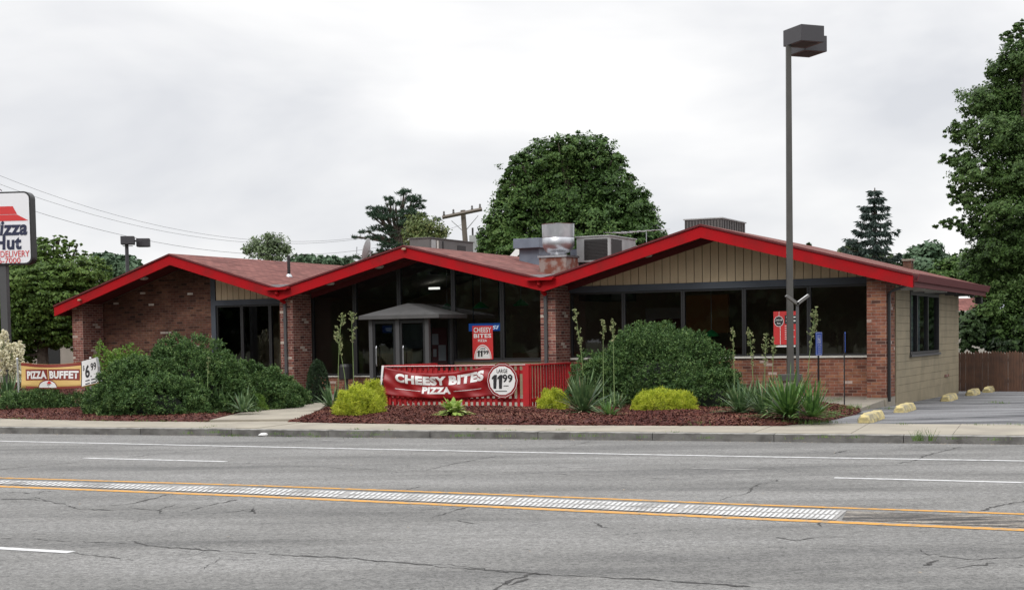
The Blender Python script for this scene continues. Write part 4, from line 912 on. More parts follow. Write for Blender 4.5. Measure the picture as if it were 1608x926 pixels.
text('DELIVERY', M['signred'], PS, loc=(.50*hw,-.156,Z(.105)), w=.86*hw, h=.085*hh, bold=.006)
text('6-7000', M['signred'], PS, loc=(.33*hw,-.156,Z(.02)), w=.66*hw, h=.075*hh, bold=.006)
MB().box(-.02,.16,-.09,.09,0,sz0).build('post', M['dkgrey'], PS); MB().box(-.2,.32,-.2,.2,-.02,.02).build('base_plate', M['dkgrey'], PS)
MB().tube([(0,0,sz1),(0,0,sz1+.05),(.05,0,sz1+.08),(.08,0,sz1+.04)],.012).build('lifting_eye', M['black'], PS)

# ------------------------------------------------------------------ lamps and small signs
YL = 27.4; c = D(1241,587,YL); LP = empty('street_lamp', (c[0],c[1],0), 0, 'tall grey parking lot light pole with two box heads in front of the building', 'street lamp')
zt_ = D(1240,72,YL)[2]; zs = c[2]
MB().lathe((0,0,0),[(.17,0),(.17,D(1241,599,YL)[2])],18).build('concrete_base', M['patio'], LP)
MB().box(-.21,.21,-.16,.16,D(1241,598,YL)[2]+.002,zs).build('base_cover', M['bronze'], LP, bevel=.01)
mb = MB(); mb.add([(x,y,z_) for z_,h in ((zs,.060),(zt_,.046)) for x,y in ((-h,-h),(h,-h),(h,h),(-h,h))],[(0,1,5,4),(1,2,6,5),(2,3,7,6),(3,0,4,7),(4,5,6,7)]); mb.build('pole', M['bronze'], LP)
def head(x, y, z0, rz_, nm='lamp_head'):
    h = MB().add([(x+math.cos(rz_)*a-math.sin(rz_)*b, y+math.sin(rz_)*a+math.cos(rz_)*b, q) for q in (z0,z0+.31) for a,b in ((-.26,-.31),(.26,-.31),(.26,.31),(-.26,.31))],[(0,3,2,1),(4,5,6,7),(0,1,5,4),(1,2,6,5),(2,3,7,6),(3,0,4,7)]).build(nm, M['lampbox'], LP, bevel=.008)
    MB().add([(x+math.cos(rz_)*a-math.sin(rz_)*b, y+math.sin(rz_)*a+math.cos(rz_)*b, z0-.004) for a,b in ((-.18,-.22),(.18,-.22),(.18,.22),(-.18,.22))],[(3,2,1,0)]).build('lens', M['grille'], h)
zt2 = D(1240,72,YL)[2]
head(.275,-.085,zt2,R_(22)); head(.50,.68,zt2-.03,R_(22))
MB().tube([(.2,.1,zt2+.14),(.3,.3,zt2+.14),(.42,.5,zt2+.14)],.05).build('bracket', M['lampbox'], LP)
YY = 24.95; c = D(1253,660,YY); zt_ = D(1253,480,YY)[2]; YP = empty('sign_light', (c[0],c[1],0), 0, 'slim dark post topped by two splayed metal arms in a V, beside the spiky plants', 'light post')
MB().tube([(0,0,-.05),(0,0,zt_)],.028,8).build('post', M['dkgrey'], YP)
for sx,ox in ((-1,-.20),(1,.235)):
    t1 = D(1253+sx*18,464,YY); mb = MB(); a_ = Vector((0,0,zt_-.0)); b_ = Vector((sx*.215,0,zt_+.165)); d_ = (b_-a_).normalized(); nrm = Vector((-d_.z,0,d_.x))*sx
    q = [a_, b_, b_+nrm*.045, a_+nrm*.055]; mb.add([(p.x,-.06,p.z) for p in q]+[(p.x,.06,p.z) for p in q],[(0,1,2,3),(7,6,5,4),(0,4,5,1),(1,5,6,2),(2,6,7,3),(3,7,4,0)]); a0 = mb.build('lamp_arm', M['acgrey'], YP, bevel=.006)
    MB().add([((a_+d_*.03+nrm*(.056)).x,-.05,(a_+d_*.03+nrm*.056).z),((b_+nrm*.047).x,-.05,(b_+nrm*.047).z),((b_+nrm*.047).x,.05,(b_+nrm*.047).z),((a_+d_*.03+nrm*.056).x,.05,(a_+d_*.03+nrm*.056).z)],[(0,1,2,3)]).build('tube_cover', M['white'], a0)
def hc(px, pb, pt, p1, p2, rz_, label):
    Y = float(G(px,pb,.02)[1]); c = D(px,pb,Y); e_ = empty('parking_sign', (c[0],c[1],0), rz_, label, 'sign')
    z1, z2 = D(px,p2,Y)[2], D(px,p1,Y)[2]; MB().box(-.022,.022,-.012,.012,-.02,z2-.03).build('post', M['black'], e_)
    h = z2-z1; w_ = .155; o = MB().prism([(x,z+z1) for x,z in rr(w_,h,.03)],-.018,-.0125).build('plate', M['hcblue'], e_)
    mb = MB()
    for i,(x,z) in enumerate(rr(w_-.012,h-.024,.025)): pass
    pts = rr(w_-.012,h-.024,.025); pin = rr(w_-.02,h-.04,.02); n = len(pts)
    mb.add([(x,-.0195,z+z1+.012) for x,z in pts]+[(x,-.0195,z+z1+.02) for x,z in pin],[(i,(i+1)%n,(i+1)%n+n,i+n) for i in range(n)]); mb.build('white_border', M['vinylwhite'], e_)
    # wheelchair symbol in a small square, text bars below
    k = z1+h*.5; s_ = .0016
    mb = MB(); mb.box(-.075,-.069,-.0215,-.0185,k-.0,k+.19).box(.069,.075,-.0215,-.0185,k,k+.19).box(-.069,.069,-.0215,-.0185,k+.184,k+.19).box(-.069,.069,-.0215,-.0185,k,k+.006)
    mb.box(-.02,-.004,-.0215,-.0185,k+.09,k+.145).box(-.004,.035,-.0215,-.0185,k+.083,k+.098).box(.022,.036,-.0215,-.0185,k+.04,k+.083).box(.036,.055,-.0215,-.0185,k+.035,k+.047)
    for i in range(10): a,b = R_(110+i*22),R_(132+i*22); mb.add([(-.002+r*math.cos(t),-.0205,k+.07+r*math.sin(t)) for t,r in ((a,.038),(a,.05),(b,.05),(b,.038))],[(0,1,2,3)])
    mb.lathe((0,0,0),[(.0,0)],3) if False else None
    mb.build('wheelchair_symbol', M['vinylwhite'], e_); disc(M['vinylwhite'], e_, 'wheelchair_head', (-.012,k+.162), .013, -.0205)
    for j,tx in enumerate(('HANDICAPPED','PARKING','STATE','PERMIT','REQUIRED')): text(tx, M['vinylwhite'], e_, loc=(0,-.0205,z1+h*(.41-.085*j)), w=.2 if j==0 else .14, h=.026, bold=.0)
    return e_
hc(1285.5,633,520,521,558,R_(52),'blue wheelchair parking sign facing the street beside the spiky plants')
hc(1326,640,520,521,553,R_(79),'edge-on parking sign on a thin black post near the brick corner pier')
Y2 = 62.; c = D(200,420,Y2); e_ = empty('street_lamp', (c[0],c[1],-.5), R_(10), 'distant parking lamp with two dark box heads behind the left gable', 'street lamp')
zt_ = D(200,384,Y2)[2]+.5; MB().tube([(0,0,0),(0,0,zt_)],.08).build('pole', M['lampbox'], e_)
for x in (-.24,.38): h=MB().box(x,x+.58,-.25 if x<0 else .3,.3 if x<0 else .8,zt_-.0 if x<0 else zt_-.06,zt_+.36 if x<0 else zt_+.30).build('lamp_head', M['lampbox'], e_, bevel=.02); MB().box(x+.08,x+.5,-.2 if x<0 else .35,.2 if x<0 else .75,zt_-.07,zt_-.062).build('lens', M['grille'], h)
MB().box(.2,.66,-.06,.06,zt_+.12,zt_+.2).build('bracket', M['lampbox'], e_)

# utility pole and cables
YU = 74.; c = D(735,420,YU); zt_ = D(728,330,YU)[2]; UP = empty('utility_pole', (c[0],c[1],-.5), 0, 'weathered wooden utility pole with a tilted crossarm and grey transformer', 'utility pole')
x_ = float(D(727,335,YU)[0]-c[0]); MB().tube([(.3,0,0),(x_,0,zt_+.5)],[.17,.13]).build('pole', M['polewood'], UP)
a_ = D(695,342,YU)-c; b_ = D(756,330,YU-2)-c; MB().tube([(a_[0],a_[1]-.2,D(695,342,YU)[2]+.5),(b_[0],b_[1]+1.5,D(756,330,YU)[2]+.5)],.10,4).build('crossarm', M['polewood'], UP)
for k in (.04,.28,.75,.95):
    p = np.array([a_[0],-.2,D(695,342,YU)[2]+.5])*(1-k)+np.array([b_[0],-.4,D(756,330,YU)[2]+.5])*k
    MB().lathe((p[0],p[1],p[2]+.08),[(.03,0),(.07,.06),(.04,.12),(.06,.18),(.02,.24)],10).build('insulator', M['acgrey'], UP)
MB().tube([(x_+.55,-.3,zt_-1.9),(x_+.55,-.3,zt_-.85)],.24,14).build('transformer', M['acpale'], UP); MB().tube([(x_+.5,-.3,zt_-.85),(x_+.5,-.3,zt_-.45)],.05).build('bushing', M['grille'], UP)
mb = MB(); mb.tube([(x_+.1,0,zt_-.6),(x_+.8,-.1,zt_+.2)],.02,5).tube([(x_+.0,0,zt_-.6),(x_-.6,-.1,zt_-.05)],.02,5); mb.build('brace', M['galv'], UP)
def cable(name, p, q, sag, r, label, n=24):
    pts = [tuple(p*(1-i/n)+q*(i/n)-np.array([0,0,sag*4*(i/n)*(1-i/n)])) for i in range(n+1)]
    return tag(MB().tube(pts, r, 5).build(name, M['grille'], uv=False), label, 'cable')
cable('cable', D(-60,251,52), D(697,343,YU), -.0+2.0, .006, 'topmost thin cable running from the left edge to the utility pole')
cable('cable', D(-60,266,52), D(706,341,YU), 2.0, .006, 'middle thin cable sloping across the grey sky at left')
cable('cable', D(-60,292,50), D(727,352,YU), 2.0, .007, 'lowest of the long cables crossing behind the white pylon sign')
cable('cable', D(-60,412,46), D(300,466,60), 1.0, .018, 'dark cable crossing in front of the leafy tree behind the left gable')

# wheel stops
def stop_mesh(L=1.75, seed=1):
    n = 14; prof = [(-.13,0),(.13,0),(.12,.06),(.075,.15),(-.075,.15),(-.12,.06)]; r = np.random.default_rng(seed); V = []; Fs = []
    for i in range(n+1):
        y = L*(i/n-.5); e = 1 if 0<i<n else .72
        for x,z in prof: V.append((x*e*(1+r.normal(0,.04)), y+(0 if 0<i<n else -.0), max(0,z*(e if z>.1 else 1)+ (r.normal(0,.006) if z else 0))))
    k = 6
    for i in range(n):
        for j in range(k): Fs.append((i*k+j,i*k+(j+1)%k,(i+1)*k+(j+1)%k,(i+1)*k+j))
    Fs += [tuple(reversed(range(k))), tuple(range(n*k,(n+1)*k))]
    return MB().add(V,Fs)
lab = ['yellow concrete wheel stop nearest the street, chipped along its edge','second yellow wheel stop from the street, beside the brick corner','small yellow wheel stop in the middle of the row by the side wall','yellow wheel stop just before the farthest one','farthest yellow wheel stop, next to the wooden fence']
for i,(x,y) in enumerate(((1368.5,660),(1421,645),(1490.5,627),(1528,618),(1553,613))):
    p = G(x,y,-.02); p = G(x,y,lotz(p[0],p[1])); o = stop_mesh(1.5 if i<2 else 1.55, i).build('wheel_stop', M['stop'], bevel=.012)
    o.location = (p[0],p[1],lotz(p[0],p[1])-.005); o.rotation_euler = (0,0,R_(-24)); tag(o, lab[i], 'wheel stop', 'yellow wheel stops along the side of the building')
# wooden fence at the back of the lot
p0 = D(1495,613,40.5); p1 = D(1800,613,37.0); fz = lotz(0,40); L_ = float(np.hypot(*(p1-p0)[:2])); ztop = D(1560,551,39.7)[2]-fz
WF = empty('wooden_fence', (p0[0],p0[1],fz), math.atan2(p1[1]-p0[1],p1[0]-p0[0]), 'brown stockade fence with pointed pickets behind the parking lot', 'fence')
mb = MB(); n = int(L_/.082)
for i in range(n):
    x = i*.082; h = ztop+random.uniform(-.025,.02); dy = random.uniform(-.008,.008)
    mb.prism([(x,0),(x+.074,0),(x+.074,h-.06),(x+.037,h),(x,h-.06)],dy,dy+.022)
mb.build('pickets', M['woodfence'], WF)
MB().box(0,L_,.035,.08,.25,.33).box(0,L_,.035,.08,ztop-.3,ztop-.22).build('rail', M['woodfence'], WF)
for i in range(4): MB().tube([(.1+i*2.4,.12,0),(.1+i*2.4,.12,ztop-.05)],.05).build('post', M['woodfence'], WF)
# rock, litter
p = G(1105,641,.05); bm = MB(); vs=[]; 
import bmesh
def rock(name, p, s, m, seed=0):
    b = bmesh.new(); bmesh.ops.create_icosphere(b, subdivisions=3, radius=1); r = np.random.default_rng(seed); ph = r.uniform(0,6,6)
    for v in b.verts: k = 1+.12*math.sin(v.co.x*3+ph[0])+.1*math.sin(v.co.y*4+ph[1])+.08*math.sin(v.co.z*5+ph[2]+v.co.x*2); v.co = Vector((v.co.x*s[0]*k, v.co.y*s[1]*k, v.co.z*s[2]*k))
    me = bpy.data.meshes.new(name); b.to_mesh(me); b.free(); me.materials.append(m); o = bpy.data.objects.new(name, me); COL.objects.link(o); o.location = tuple(map(float,p)); return o
tag(rock('rock', p, (.22,.13,.06), mat('pale_stone',(.38,.36,.33),.85,noise=(12,(.24,.22,.2),.4,.6))), 'flat pale stone lying on the mulch right of the golden shrub', 'rock')
p = G(415,684.5,RD); tag(rock('litter', p+np.array([0,0,.03]), (.10,.05,.03), M['white'], 3), 'crumpled white wrapper lying in the gutter by the kerb', 'litter')
# ------------------------------------------------------------------ plants
LF = {
 'yew': leaf_mat('yew_needles', (.022,.052,.014), (.082,.155,.045), (.18,.27,.085), .22, nscale=5),
 'euon': leaf_mat('bright_green_leaves', (.05,.12,.02), (.14,.24,.04), (.22,.32,.06), .25, nscale=2.5),
 'box': leaf_mat('dark_box_leaves', (.010,.022,.010), (.028,.055,.02), None, .1, nscale=3),
 'gold': leaf_mat('golden_threads', (.20,.26,.02), (.45,.50,.045), (.60,.62,.09), .35, nscale=5),
 'yucca': leaf_mat('yucca_blades', (.035,.075,.03), (.10,.165,.065), (.20,.26,.13), .15, nscale=3, rough=.4),
 'yuccag': leaf_mat('green_yucca_blades', (.04,.09,.025), (.10,.19,.045), (.20,.30,.09), .2, nscale=3, rough=.4),
 'hosta': leaf_mat('lime_hosta_leaves', (.16,.26,.04), (.36,.46,.12), (.55,.60,.30), .3, nscale=5),
 'stalk': leaf_mat('stalk_green', (.12,.18,.06), (.20,.27,.11), None, .1),
 'pod': leaf_mat('seed_pods', (.12,.16,.06), (.28,.30,.14), (.40,.36,.22), .1),
 'cream': leaf_mat('cream_bells', (.62,.58,.42), (.78,.74,.56), (.82,.80,.68), .25),
 'dry': leaf_mat('dry_blades', (.20,.15,.10), (.36,.28,.19), None, .1),
 'grass': leaf_mat('grass_blades', (.05,.10,.02), (.12,.20,.05), (.22,.25,.09), .25),
 'maple': leaf_mat('maple_leaves', (.026,.058,.015), (.066,.13,.028), (.11,.18,.045), .22, nscale=.5),
 'locust': leaf_mat('locust_leaves', (.04,.08,.015), (.10,.17,.03), (.15,.22,.05), .25, nscale=.5),
 'bigtree': leaf_mat('oak_leaves', (.026,.054,.014), (.066,.125,.028), (.10,.16,.045), .2, nscale=.5),
 'pine': leaf_mat('pine_needles', (.016,.038,.022), (.042,.082,.046), (.06,.10,.06), .08, nscale=.6),
 'spruce': leaf_mat('spruce_needles', (.018,.033,.028), (.04,.062,.05), None, .05, nscale=.8),
 'birch': leaf_mat('birch_leaves', (.07,.10,.03), (.13,.17,.055), (.18,.19,.07), .3, nscale=.8),
 'sparse': leaf_mat('pale_leaves', (.07,.105,.05), (.15,.20,.10), None, .3, nscale=.8),
 'far': leaf_mat('hazed_leaves', (.045,.09,.05), (.10,.16,.09), None, .2, nscale=.3),  # distance haze put into a paler leaf colour
 'dark': leaf_mat('dark_hedge_leaves', (.012,.026,.010), (.035,.065,.018), (.05,.09,.03), .12, nscale=.8),
}
M['core'] = mat('dark_core', (.012,.018,.010), .95)  # near-black colour of the filler domes added inside the shrubs
def unit(n, r=rng):
    v = r.normal(size=(n,3)); return v/np.linalg.norm(v, axis=1)[:,None]
def leaves(C, Nrm, ln, wd, jit=.6, up=.3, dirs=None):
    """diamond leaves at points C facing roughly Nrm"""
    n = len(C); N_ = Nrm+unit(n)*jit; N_[:,2] += up; N_ /= np.linalg.norm(N_,axis=1)[:,None]
    t = dirs if dirs is not None else unit(n); t = t-(t*N_).sum(1)[:,None]*N_; t /= np.linalg.norm(t,axis=1)[:,None]+1e-9; s = np.cross(N_,t)
    l = (ln*rng.uniform(.6,1.3,n))[:,None]; w_ = (wd*rng.uniform(.6,1.3,n))[:,None]
    return np.stack([C-t*l, C+s*w_-t*l*.1, C+t*l, C-s*w_-t*l*.1],1)
def needles(C, dirs, ln, wd):
    n = len(C); d = dirs/np.linalg.norm(dirs,axis=1)[:,None]; s = np.cross(d, unit(n)); s /= np.linalg.norm(s,axis=1)[:,None]+1e-9
    l = (ln*rng.uniform(.6,1.3,n))[:,None]; w_ = (wd*rng.uniform(.7,1.2,n))[:,None]
    return np.stack([C-s*w_*.6, C+d*l*.6-s*w_, C+d*l+s*w_*.1, C+s*w_*.6],1)
def shrub(name, label, cat, lobes, lf, nspray=3000, per=9, spray=.09, nl=.045, nw=.012, group=None, zmin=.02, lump=.12, ndir='out', coremat=None, tuft_n=0):
    """lobes: (x,y,rx,ry,h) half-domes sitting on the ground"""
    x0,y0 = lobes[0][0], lobes[0][1]; e_ = empty(name, (x0,y0,0), 0, label, cat, group)
    tot = sum(l[2]*l[4]+l[3]*l[4] for l in lobes); Q = []
    cm_ = MB()
    for (x,y,rx,ry,h) in lobes:
        n = int(nspray*(rx+ry)*h/tot); d = unit(n); d[:,2] = np.abs(d[:,2])*1.0-.12; d /= np.linalg.norm(d,axis=1)[:,None]
        ph = rng.uniform(0,6,9)
        r = 1+lump*(np.sin(d[:,0]*5+ph[0])*np.sin(d[:,1]*6+ph[1])+.7*np.sin(d[:,2]*9+ph[2]+d[:,0]*7)+.5*np.sin(d[:,0]*14+ph[3])*np.sin(d[:,2]*13+ph[4])+.35*np.sin(d[:,0]*27+ph[5])*np.sin(d[:,2]*25+ph[6]+d[:,1]*20))
        if tuft_n:
            nt_ = int(tuft_n*(rx+ry)*h/tot); td = unit(nt_); td[:,2] = np.abs(td[:,2]); idx = rng.integers(0,nt_,n); d = td[idx]+unit(n)*(.16*(rng.random(n)**.6))[:,None]; d /= np.linalg.norm(d,axis=1)[:,None]
            r = 1+lump*(np.sin(d[:,0]*5+ph[0])*np.sin(d[:,1]*6+ph[1])+.7*np.sin(d[:,2]*9+ph[2]+d[:,0]*7)); off = rng.normal(0,.045,nt_)[idx]; dist_ = np.linalg.norm(d-td[idx],axis=1); r += off+.05-dist_*.55
            un = rng.random(n)<.33; d[un] = unit(int(un.sum())); d[un,2] = np.abs(d[un,2])*1.05-.08; d /= np.linalg.norm(d,axis=1)[:,None]; r[un] = rng.uniform(.82,.94,int(un.sum()))
        r *= 1-np.abs(rng.normal(0,.03,n))-(rng.random(n)<.2)*rng.uniform(0,.2,n)
        P = np.stack([x-x0+d[:,0]*rx*r, y-y0+d[:,1]*ry*r, d[:,2]*h*r],1); ok = P[:,2]>zmin; P, d = P[ok], d[ok]
        dd = d/np.array([rx,ry,h]); dd /= np.linalg.norm(dd,axis=1)[:,None]
        if ndir=='up': dd = dd*.6+np.array([0,0,.7])
        if ndir=='droop': dd = dd+np.array([0,0,.15])
        br = dd+unit(len(dd))*.45; br /= np.linalg.norm(br,axis=1)[:,None]
        for k in range(per):
            t = rng.uniform(0,1,len(P))[:,None]; C = P+br*t*spray*rng.uniform(.5,1.3,len(P))[:,None]; dr = br*.6+unit(len(P))*.8
            Q.append(needles(C, dr, nl, nw))
        b = []; 
        for i in range(1,8):
            a = math.pi/2*i/8; b.append((math.cos(a),math.sin(a)))
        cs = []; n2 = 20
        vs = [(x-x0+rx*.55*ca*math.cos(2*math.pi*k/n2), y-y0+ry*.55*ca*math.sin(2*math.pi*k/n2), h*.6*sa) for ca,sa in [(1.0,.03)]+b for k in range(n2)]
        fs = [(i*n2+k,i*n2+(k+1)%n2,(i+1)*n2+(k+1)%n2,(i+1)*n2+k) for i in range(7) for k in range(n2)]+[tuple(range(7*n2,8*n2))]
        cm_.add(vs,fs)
    cm_.build('core_filler', coremat or M['core'], e_, smooth=True)  # solid dome added to block the view through the foliage
    quads('foliage', np.concatenate(Q), lf, e_); return e_
def lobe(pxc, pyb, pxl, pxr, pyt, back=0., depth=1.):   # from its picture extents, foot at pyb (front edge)
    f = G(pxc, pyb, .09); s = F/f[1]; rx = (pxr-pxl)/2/s; ry = rx*depth; Y = f[1]+ry+back
    c = D(pxc, pyb, Y); rx = max(.12,(pxr-pxl)/2*Y/F-.05); h = max(.2, D(pxc, pyt, Y)[2]-.12)
    return (float(c[0]), float(c[1]), float(rx), float(ry), float(h))
shrub('yew_shrub','big rounded dark green yew in front of the wide right hand windows','shrub',
   [lobe(1036,637,893,1167,512,depth=.75), lobe(1036,632,950,1125,502,depth=.9), lobe(1110,640,1040,1178,568,depth=.7), lobe(950,638,890,1010,556,depth=.7)], LF['yew'], 19000, 14, .10, .045, .014, lump=.035, tuft_n=420)
shrub('yew_shrub','long spreading dark green yew in front of the left brick wall','shrub',
   [lobe(300,647,205,405,532,depth=.75), lobe(215,650,150,300,560,depth=.8), lobe(395,640,310,458,566,depth=.8), lobe(435,634,375,480,590,depth=.8), lobe(250,651,165,345,585,depth=.5)], LF['yew'], 25000, 14, .10, .045, .014, lump=.04, tuft_n=620)
shrub('bright_shrub','light green leafy bush between the buffet banner and the long yew','shrub',
   [lobe(178,640,140,225,542,back=1.5), lobe(205,640,170,250,545,back=2.0)], LF['euon'], 2200, 8, .12, .05, .02)
shrub('low_shrub','low dark green juniper under the yellow buffet banner','shrub',
   [lobe(70,642,35,110,606,depth=.7), lobe(118,641,85,150,616,depth=.7), lobe(30,643,-20,60,614,depth=.7)], LF['yew'], 2200, 9, .14, .055, .013, ndir='up')
shrub('box_shrub','tall clipped dark box shrub beside the brick pier of the left gable','shrub',
   [lobe(500,629,478,521,557,depth=1.),], LF['box'], 2600, 8, .03, .03, .012, lump=.02)
gs = 'golden thread cypress shrubs along the bed'
shrub('golden_shrub','golden yellow dome of a shrub left of the red fence','shrub',[lobe(560,652,523,598,602,depth=.9), lobe(575,650,540,600,610,depth=.8)], LF['gold'], 2600, 10, .08, .07, .006, gs, ndir='up', coremat=mat('golden_inner',(.10,.10,.01),.9), lump=.08)
shrub('golden_shrub','golden shrub half hidden behind the front left golden dome','shrub',[lobe(585,640,560,606,594,depth=.9)], LF['gold'], 1300, 10, .08, .07, .006, gs, ndir='up', coremat=bpy.data.materials['golden_inner'])
shrub('golden_shrub','small golden shrub tucked between the red fence corner and the big yew','shrub',[lobe(868,644,846,895,607,depth=.9)], LF['gold'], 1500, 10, .07, .06, .006, gs, ndir='up', coremat=bpy.data.materials['golden_inner'])
shrub('golden_shrub','flat topped golden shrub in front of the big round yew','shrub',[lobe(1042,646,997,1088,604,depth=.7), lobe(1020,645,997,1060,607,depth=.7), lobe(1066,645,1025,1089,607,depth=.7)], LF['gold'], 2800, 10, .06, .06, .006, gs, ndir='up', coremat=bpy.data.materials['golden_inner'], lump=.05)
shrub('golden_shrub','little yellow green shrub at the right foot of the long yew','shrub',[lobe(402,641,383,422,614,depth=.9)], LF['euon'], 900, 9, .06, .05, .008, gs, ndir='up')
# yuccas
def blades(n, L_, W, m_up=.2, spread=1., seed=0, droop=.6):
    r = np.random.default_rng(seed); V = []; 
    for i in range(n):
        az = r.uniform(0,2*math.pi); el = math.asin(min(1,r.uniform(m_up,1)**.8))*1.0; el = R_(12)+(R_(82)-R_(12))*r.random()**(1/spread); l = L_*r.uniform(.65,1.1); w_ = W*r.uniform(.7,1.2)
        d = np.array([math.cos(az)*math.cos(el), math.sin(az)*math.cos(el), math.sin(el)]); s = np.array([-math.sin(az),math.cos(az),0]); p = np.array([math.cos(az),math.sin(az),0])*.04; k = 5; pts = []
        dr = droop*r.uniform(.2,1.4)*(1 if el<R_(50) else .3)
        for j in range(k+1):
            t = j/k; q = p+d*l*t-np.array([0,0,1])*dr*l*t*t*.6; q[2] = max(q[2],.02+.02*r.random()); ww = w_*(0.55+.9*t if t<.5 else 1.0*(1-t)*2)**.8 if t<1 else .001
            pts.append((q-s*ww, q+s*ww))
        for a,b in zip(pts[:-1],pts[1:]): V.append([a[0],a[1],b[1],b[0]])
    return np.array(V)
def yucca(px, py, wpx, label, lf='yucca', n=60, group='spiky yuccas along the bed', seed=0, dry=8, L_=None):
    p = G(px,py,.10); e_ = empty('yucca', p, 0, label, 'plant', group); L_ = L_ or wpx/2*p[1]/F*1.35
    quads('blades', blades(int(n*1.5), L_, .024, seed=seed), LF[lf], e_)
    if dry: quads('dead_blades', blades(dry, L_*.75, .014, seed=seed+50, droop=1.6), LF['dry'], e_)
    return e_
YLS = 1.3
yl = [(12,636,80,'blue green yucca under the tall cream flowers at the left edge','yucca',55),
 (345,644,70,'spiky yucca at the foot of the long yew, left of a second one','yucca',40),(382,646,60,'smaller yucca at the foot of the long yew beside the little yellow green shrub','yucca',30),
 (522,640,60,'yucca between the path and the golden dome','yucca',50),
 (915,647,105,'large blue green yucca in front of the big round yew','yucca',75),(957,652,44,'small pale young yucca right of the large blue green one','yuccag',30),(968,640,50,'dark yucca tucked against the foot of the big round yew','yucca',26),
 (1162,648,70,'grey green yucca just right of the big round yew','yucca',48),(1200,650,80,'yucca in the middle of the right hand clump','yucca',55),
 (1238,655,100,'bright green upright yucca beside the V topped post','yuccag',80),(1275,656,84,'drooping yucca at the right tip of the bed','yuccag',44),(1180,640,60,'yucca at the back of the right hand clump','yucca',30)]
for i,(x,y,w_,lb,lf,n) in enumerate(yl): yucca(x,y,w_*(1.3 if x>1100 else 1.1),lb,lf,int(n*(1.4 if x>1100 else 1.1)),seed=i)
def stalk(px, pb, pt, label, panicle=.35, lean=0., n=60, m='pod', wide=.14, psize=.016, Y=None, group='tall yucca flower stalks', zb=.05):
    p = G(px,pb,zb) if Y is None else D(px,pb,Y); top = D(px+lean,pt,p[1]); h = float(top[2]-p[2]); dx = float(top[0]-p[0])
    e_ = empty('flower_stalk', p, 0, label, 'plant', group)
    pts = [(dx*t*t, .02*math.sin(t*5), h*t) for t in np.linspace(0,1,8)]; MB().tube(pts, [.012-.009*i/7 for i in range(8)], 6).build('stem', LF['stalk'], e_)
    tw = MB(); C = []
    for i in range(int(n*.45)):
        t = 1-panicle*random.random(); a = random.uniform(0,6.28); f = math.sin(math.pi*min(1,max(.08,(1-t)/panicle*.85+.1))); l = wide*f*random.uniform(.5,1.1); b = Vector((dx*t*t,0,h*t)); q = b+Vector((math.cos(a)*l,math.sin(a)*l,l*.75)); tw.tube([b,q],.0035,4)
        for k in range(5): s = random.uniform(.35,1.05); C.append(b+(q-b)*s+Vector((random.gauss(0,.012),random.gauss(0,.012),random.gauss(0,.012))))
    tw.build('twigs', LF['stalk'], e_)
    C = np.array([tuple(c) for c in C]); quads('blossoms' if m=='cream' else 'seed_pods', np.concatenate([leaves(C+unit(len(C))*psize*.5, unit(len(C)), psize, psize*.65, 1, 0) for _ in range(3)]), LF[m], e_); return e_
stalk(545,640,522,'left and shortest of three tall flower stalks beside the entrance', .3, -18, 60, wide=.12)
stalk(531,636,491,'middle tall flower stalk in front of the entrance windows', .33, 6, 70, wide=.15)
stalk(556,636,490,'right tall flower stalk close to the porch post', .33, -4, 70, wide=.14)
stalk(918,640,485,'tallest flower stalk rising left of the big round yew', .42, -16, 80, wide=.10)
stalk(948,645,502,'thin flower stalk in front of the yew, left of a matching one', .25, -1, 40, wide=.06)
stalk(965,645,500,'thin flower stalk in front of the yew, right of a matching one', .25, -3, 40, wide=.06)
stalk(1154,642,515,'flower stalk just right of the big yew', .42, -4, 44, wide=.07)
stalk(1184,642,516,'flower stalk in the middle of the right hand clump', .45, -8, 60, wide=.09)
stalk(1201,642,524,'curved flower stalk left of the red menu poster', .42, 2, 60, wide=.10)
stalk(1213,642,530,'short flower stalk against the red menu poster', .35, 2, 40, wide=.08)
stalk(1268,640,482,'tall flower stalk beside the blue parking sign', .42, 13, 80, wide=.12)
stalk(326,650,560,'slim green stalk standing in front of the long yew', .3, 2, 24, wide=.05, psize=.012)
for x,t,lb in ((6,522,'tall cream yucca bloom at the left edge of the view'),(-10,534,'cream yucca bloom cut by the left edge'),(20,540,'cream yucca bloom left of the yellow banner'),(31,536,'cream yucca bloom right behind the left banner post')):
    stalk(x,636,t,lb,.62,0,210,'cream',.20 if x<25 else .13,.036)
# hosta
p = G(712,651,.11); e_ = empty('hosta', p, 0, 'pale lime green hosta in front of the red picket fence', 'plant'); V = []
for i in range(120):
    az = rng.uniform(0,2*math.pi); el = rng.uniform(.25,1.2); l = .50*rng.uniform(.6,1.1); d = np.array([math.cos(az)*math.cos(el),math.sin(az)*math.cos(el),math.sin(el)]); s = np.array([-math.sin(az),math.cos(az),0]); k = 6; pts=[]
    for j in range(k+1):
        t=j/k; q = d*l*t-np.array([0,0,1])*l*.62*t*t*math.cos(el); q[2] = max(q[2],.01); ww = .035*math.sin(math.pi*(t**1.2))*1.2+.004; pts.append((q-s*ww,q+s*ww))
    for a_,b_ in zip(pts[:-1],pts[1:]): V.append([a_[0],a_[1],b_[1],b_[0]])
quads('leaves', np.array(V), LF['hosta'], e_)
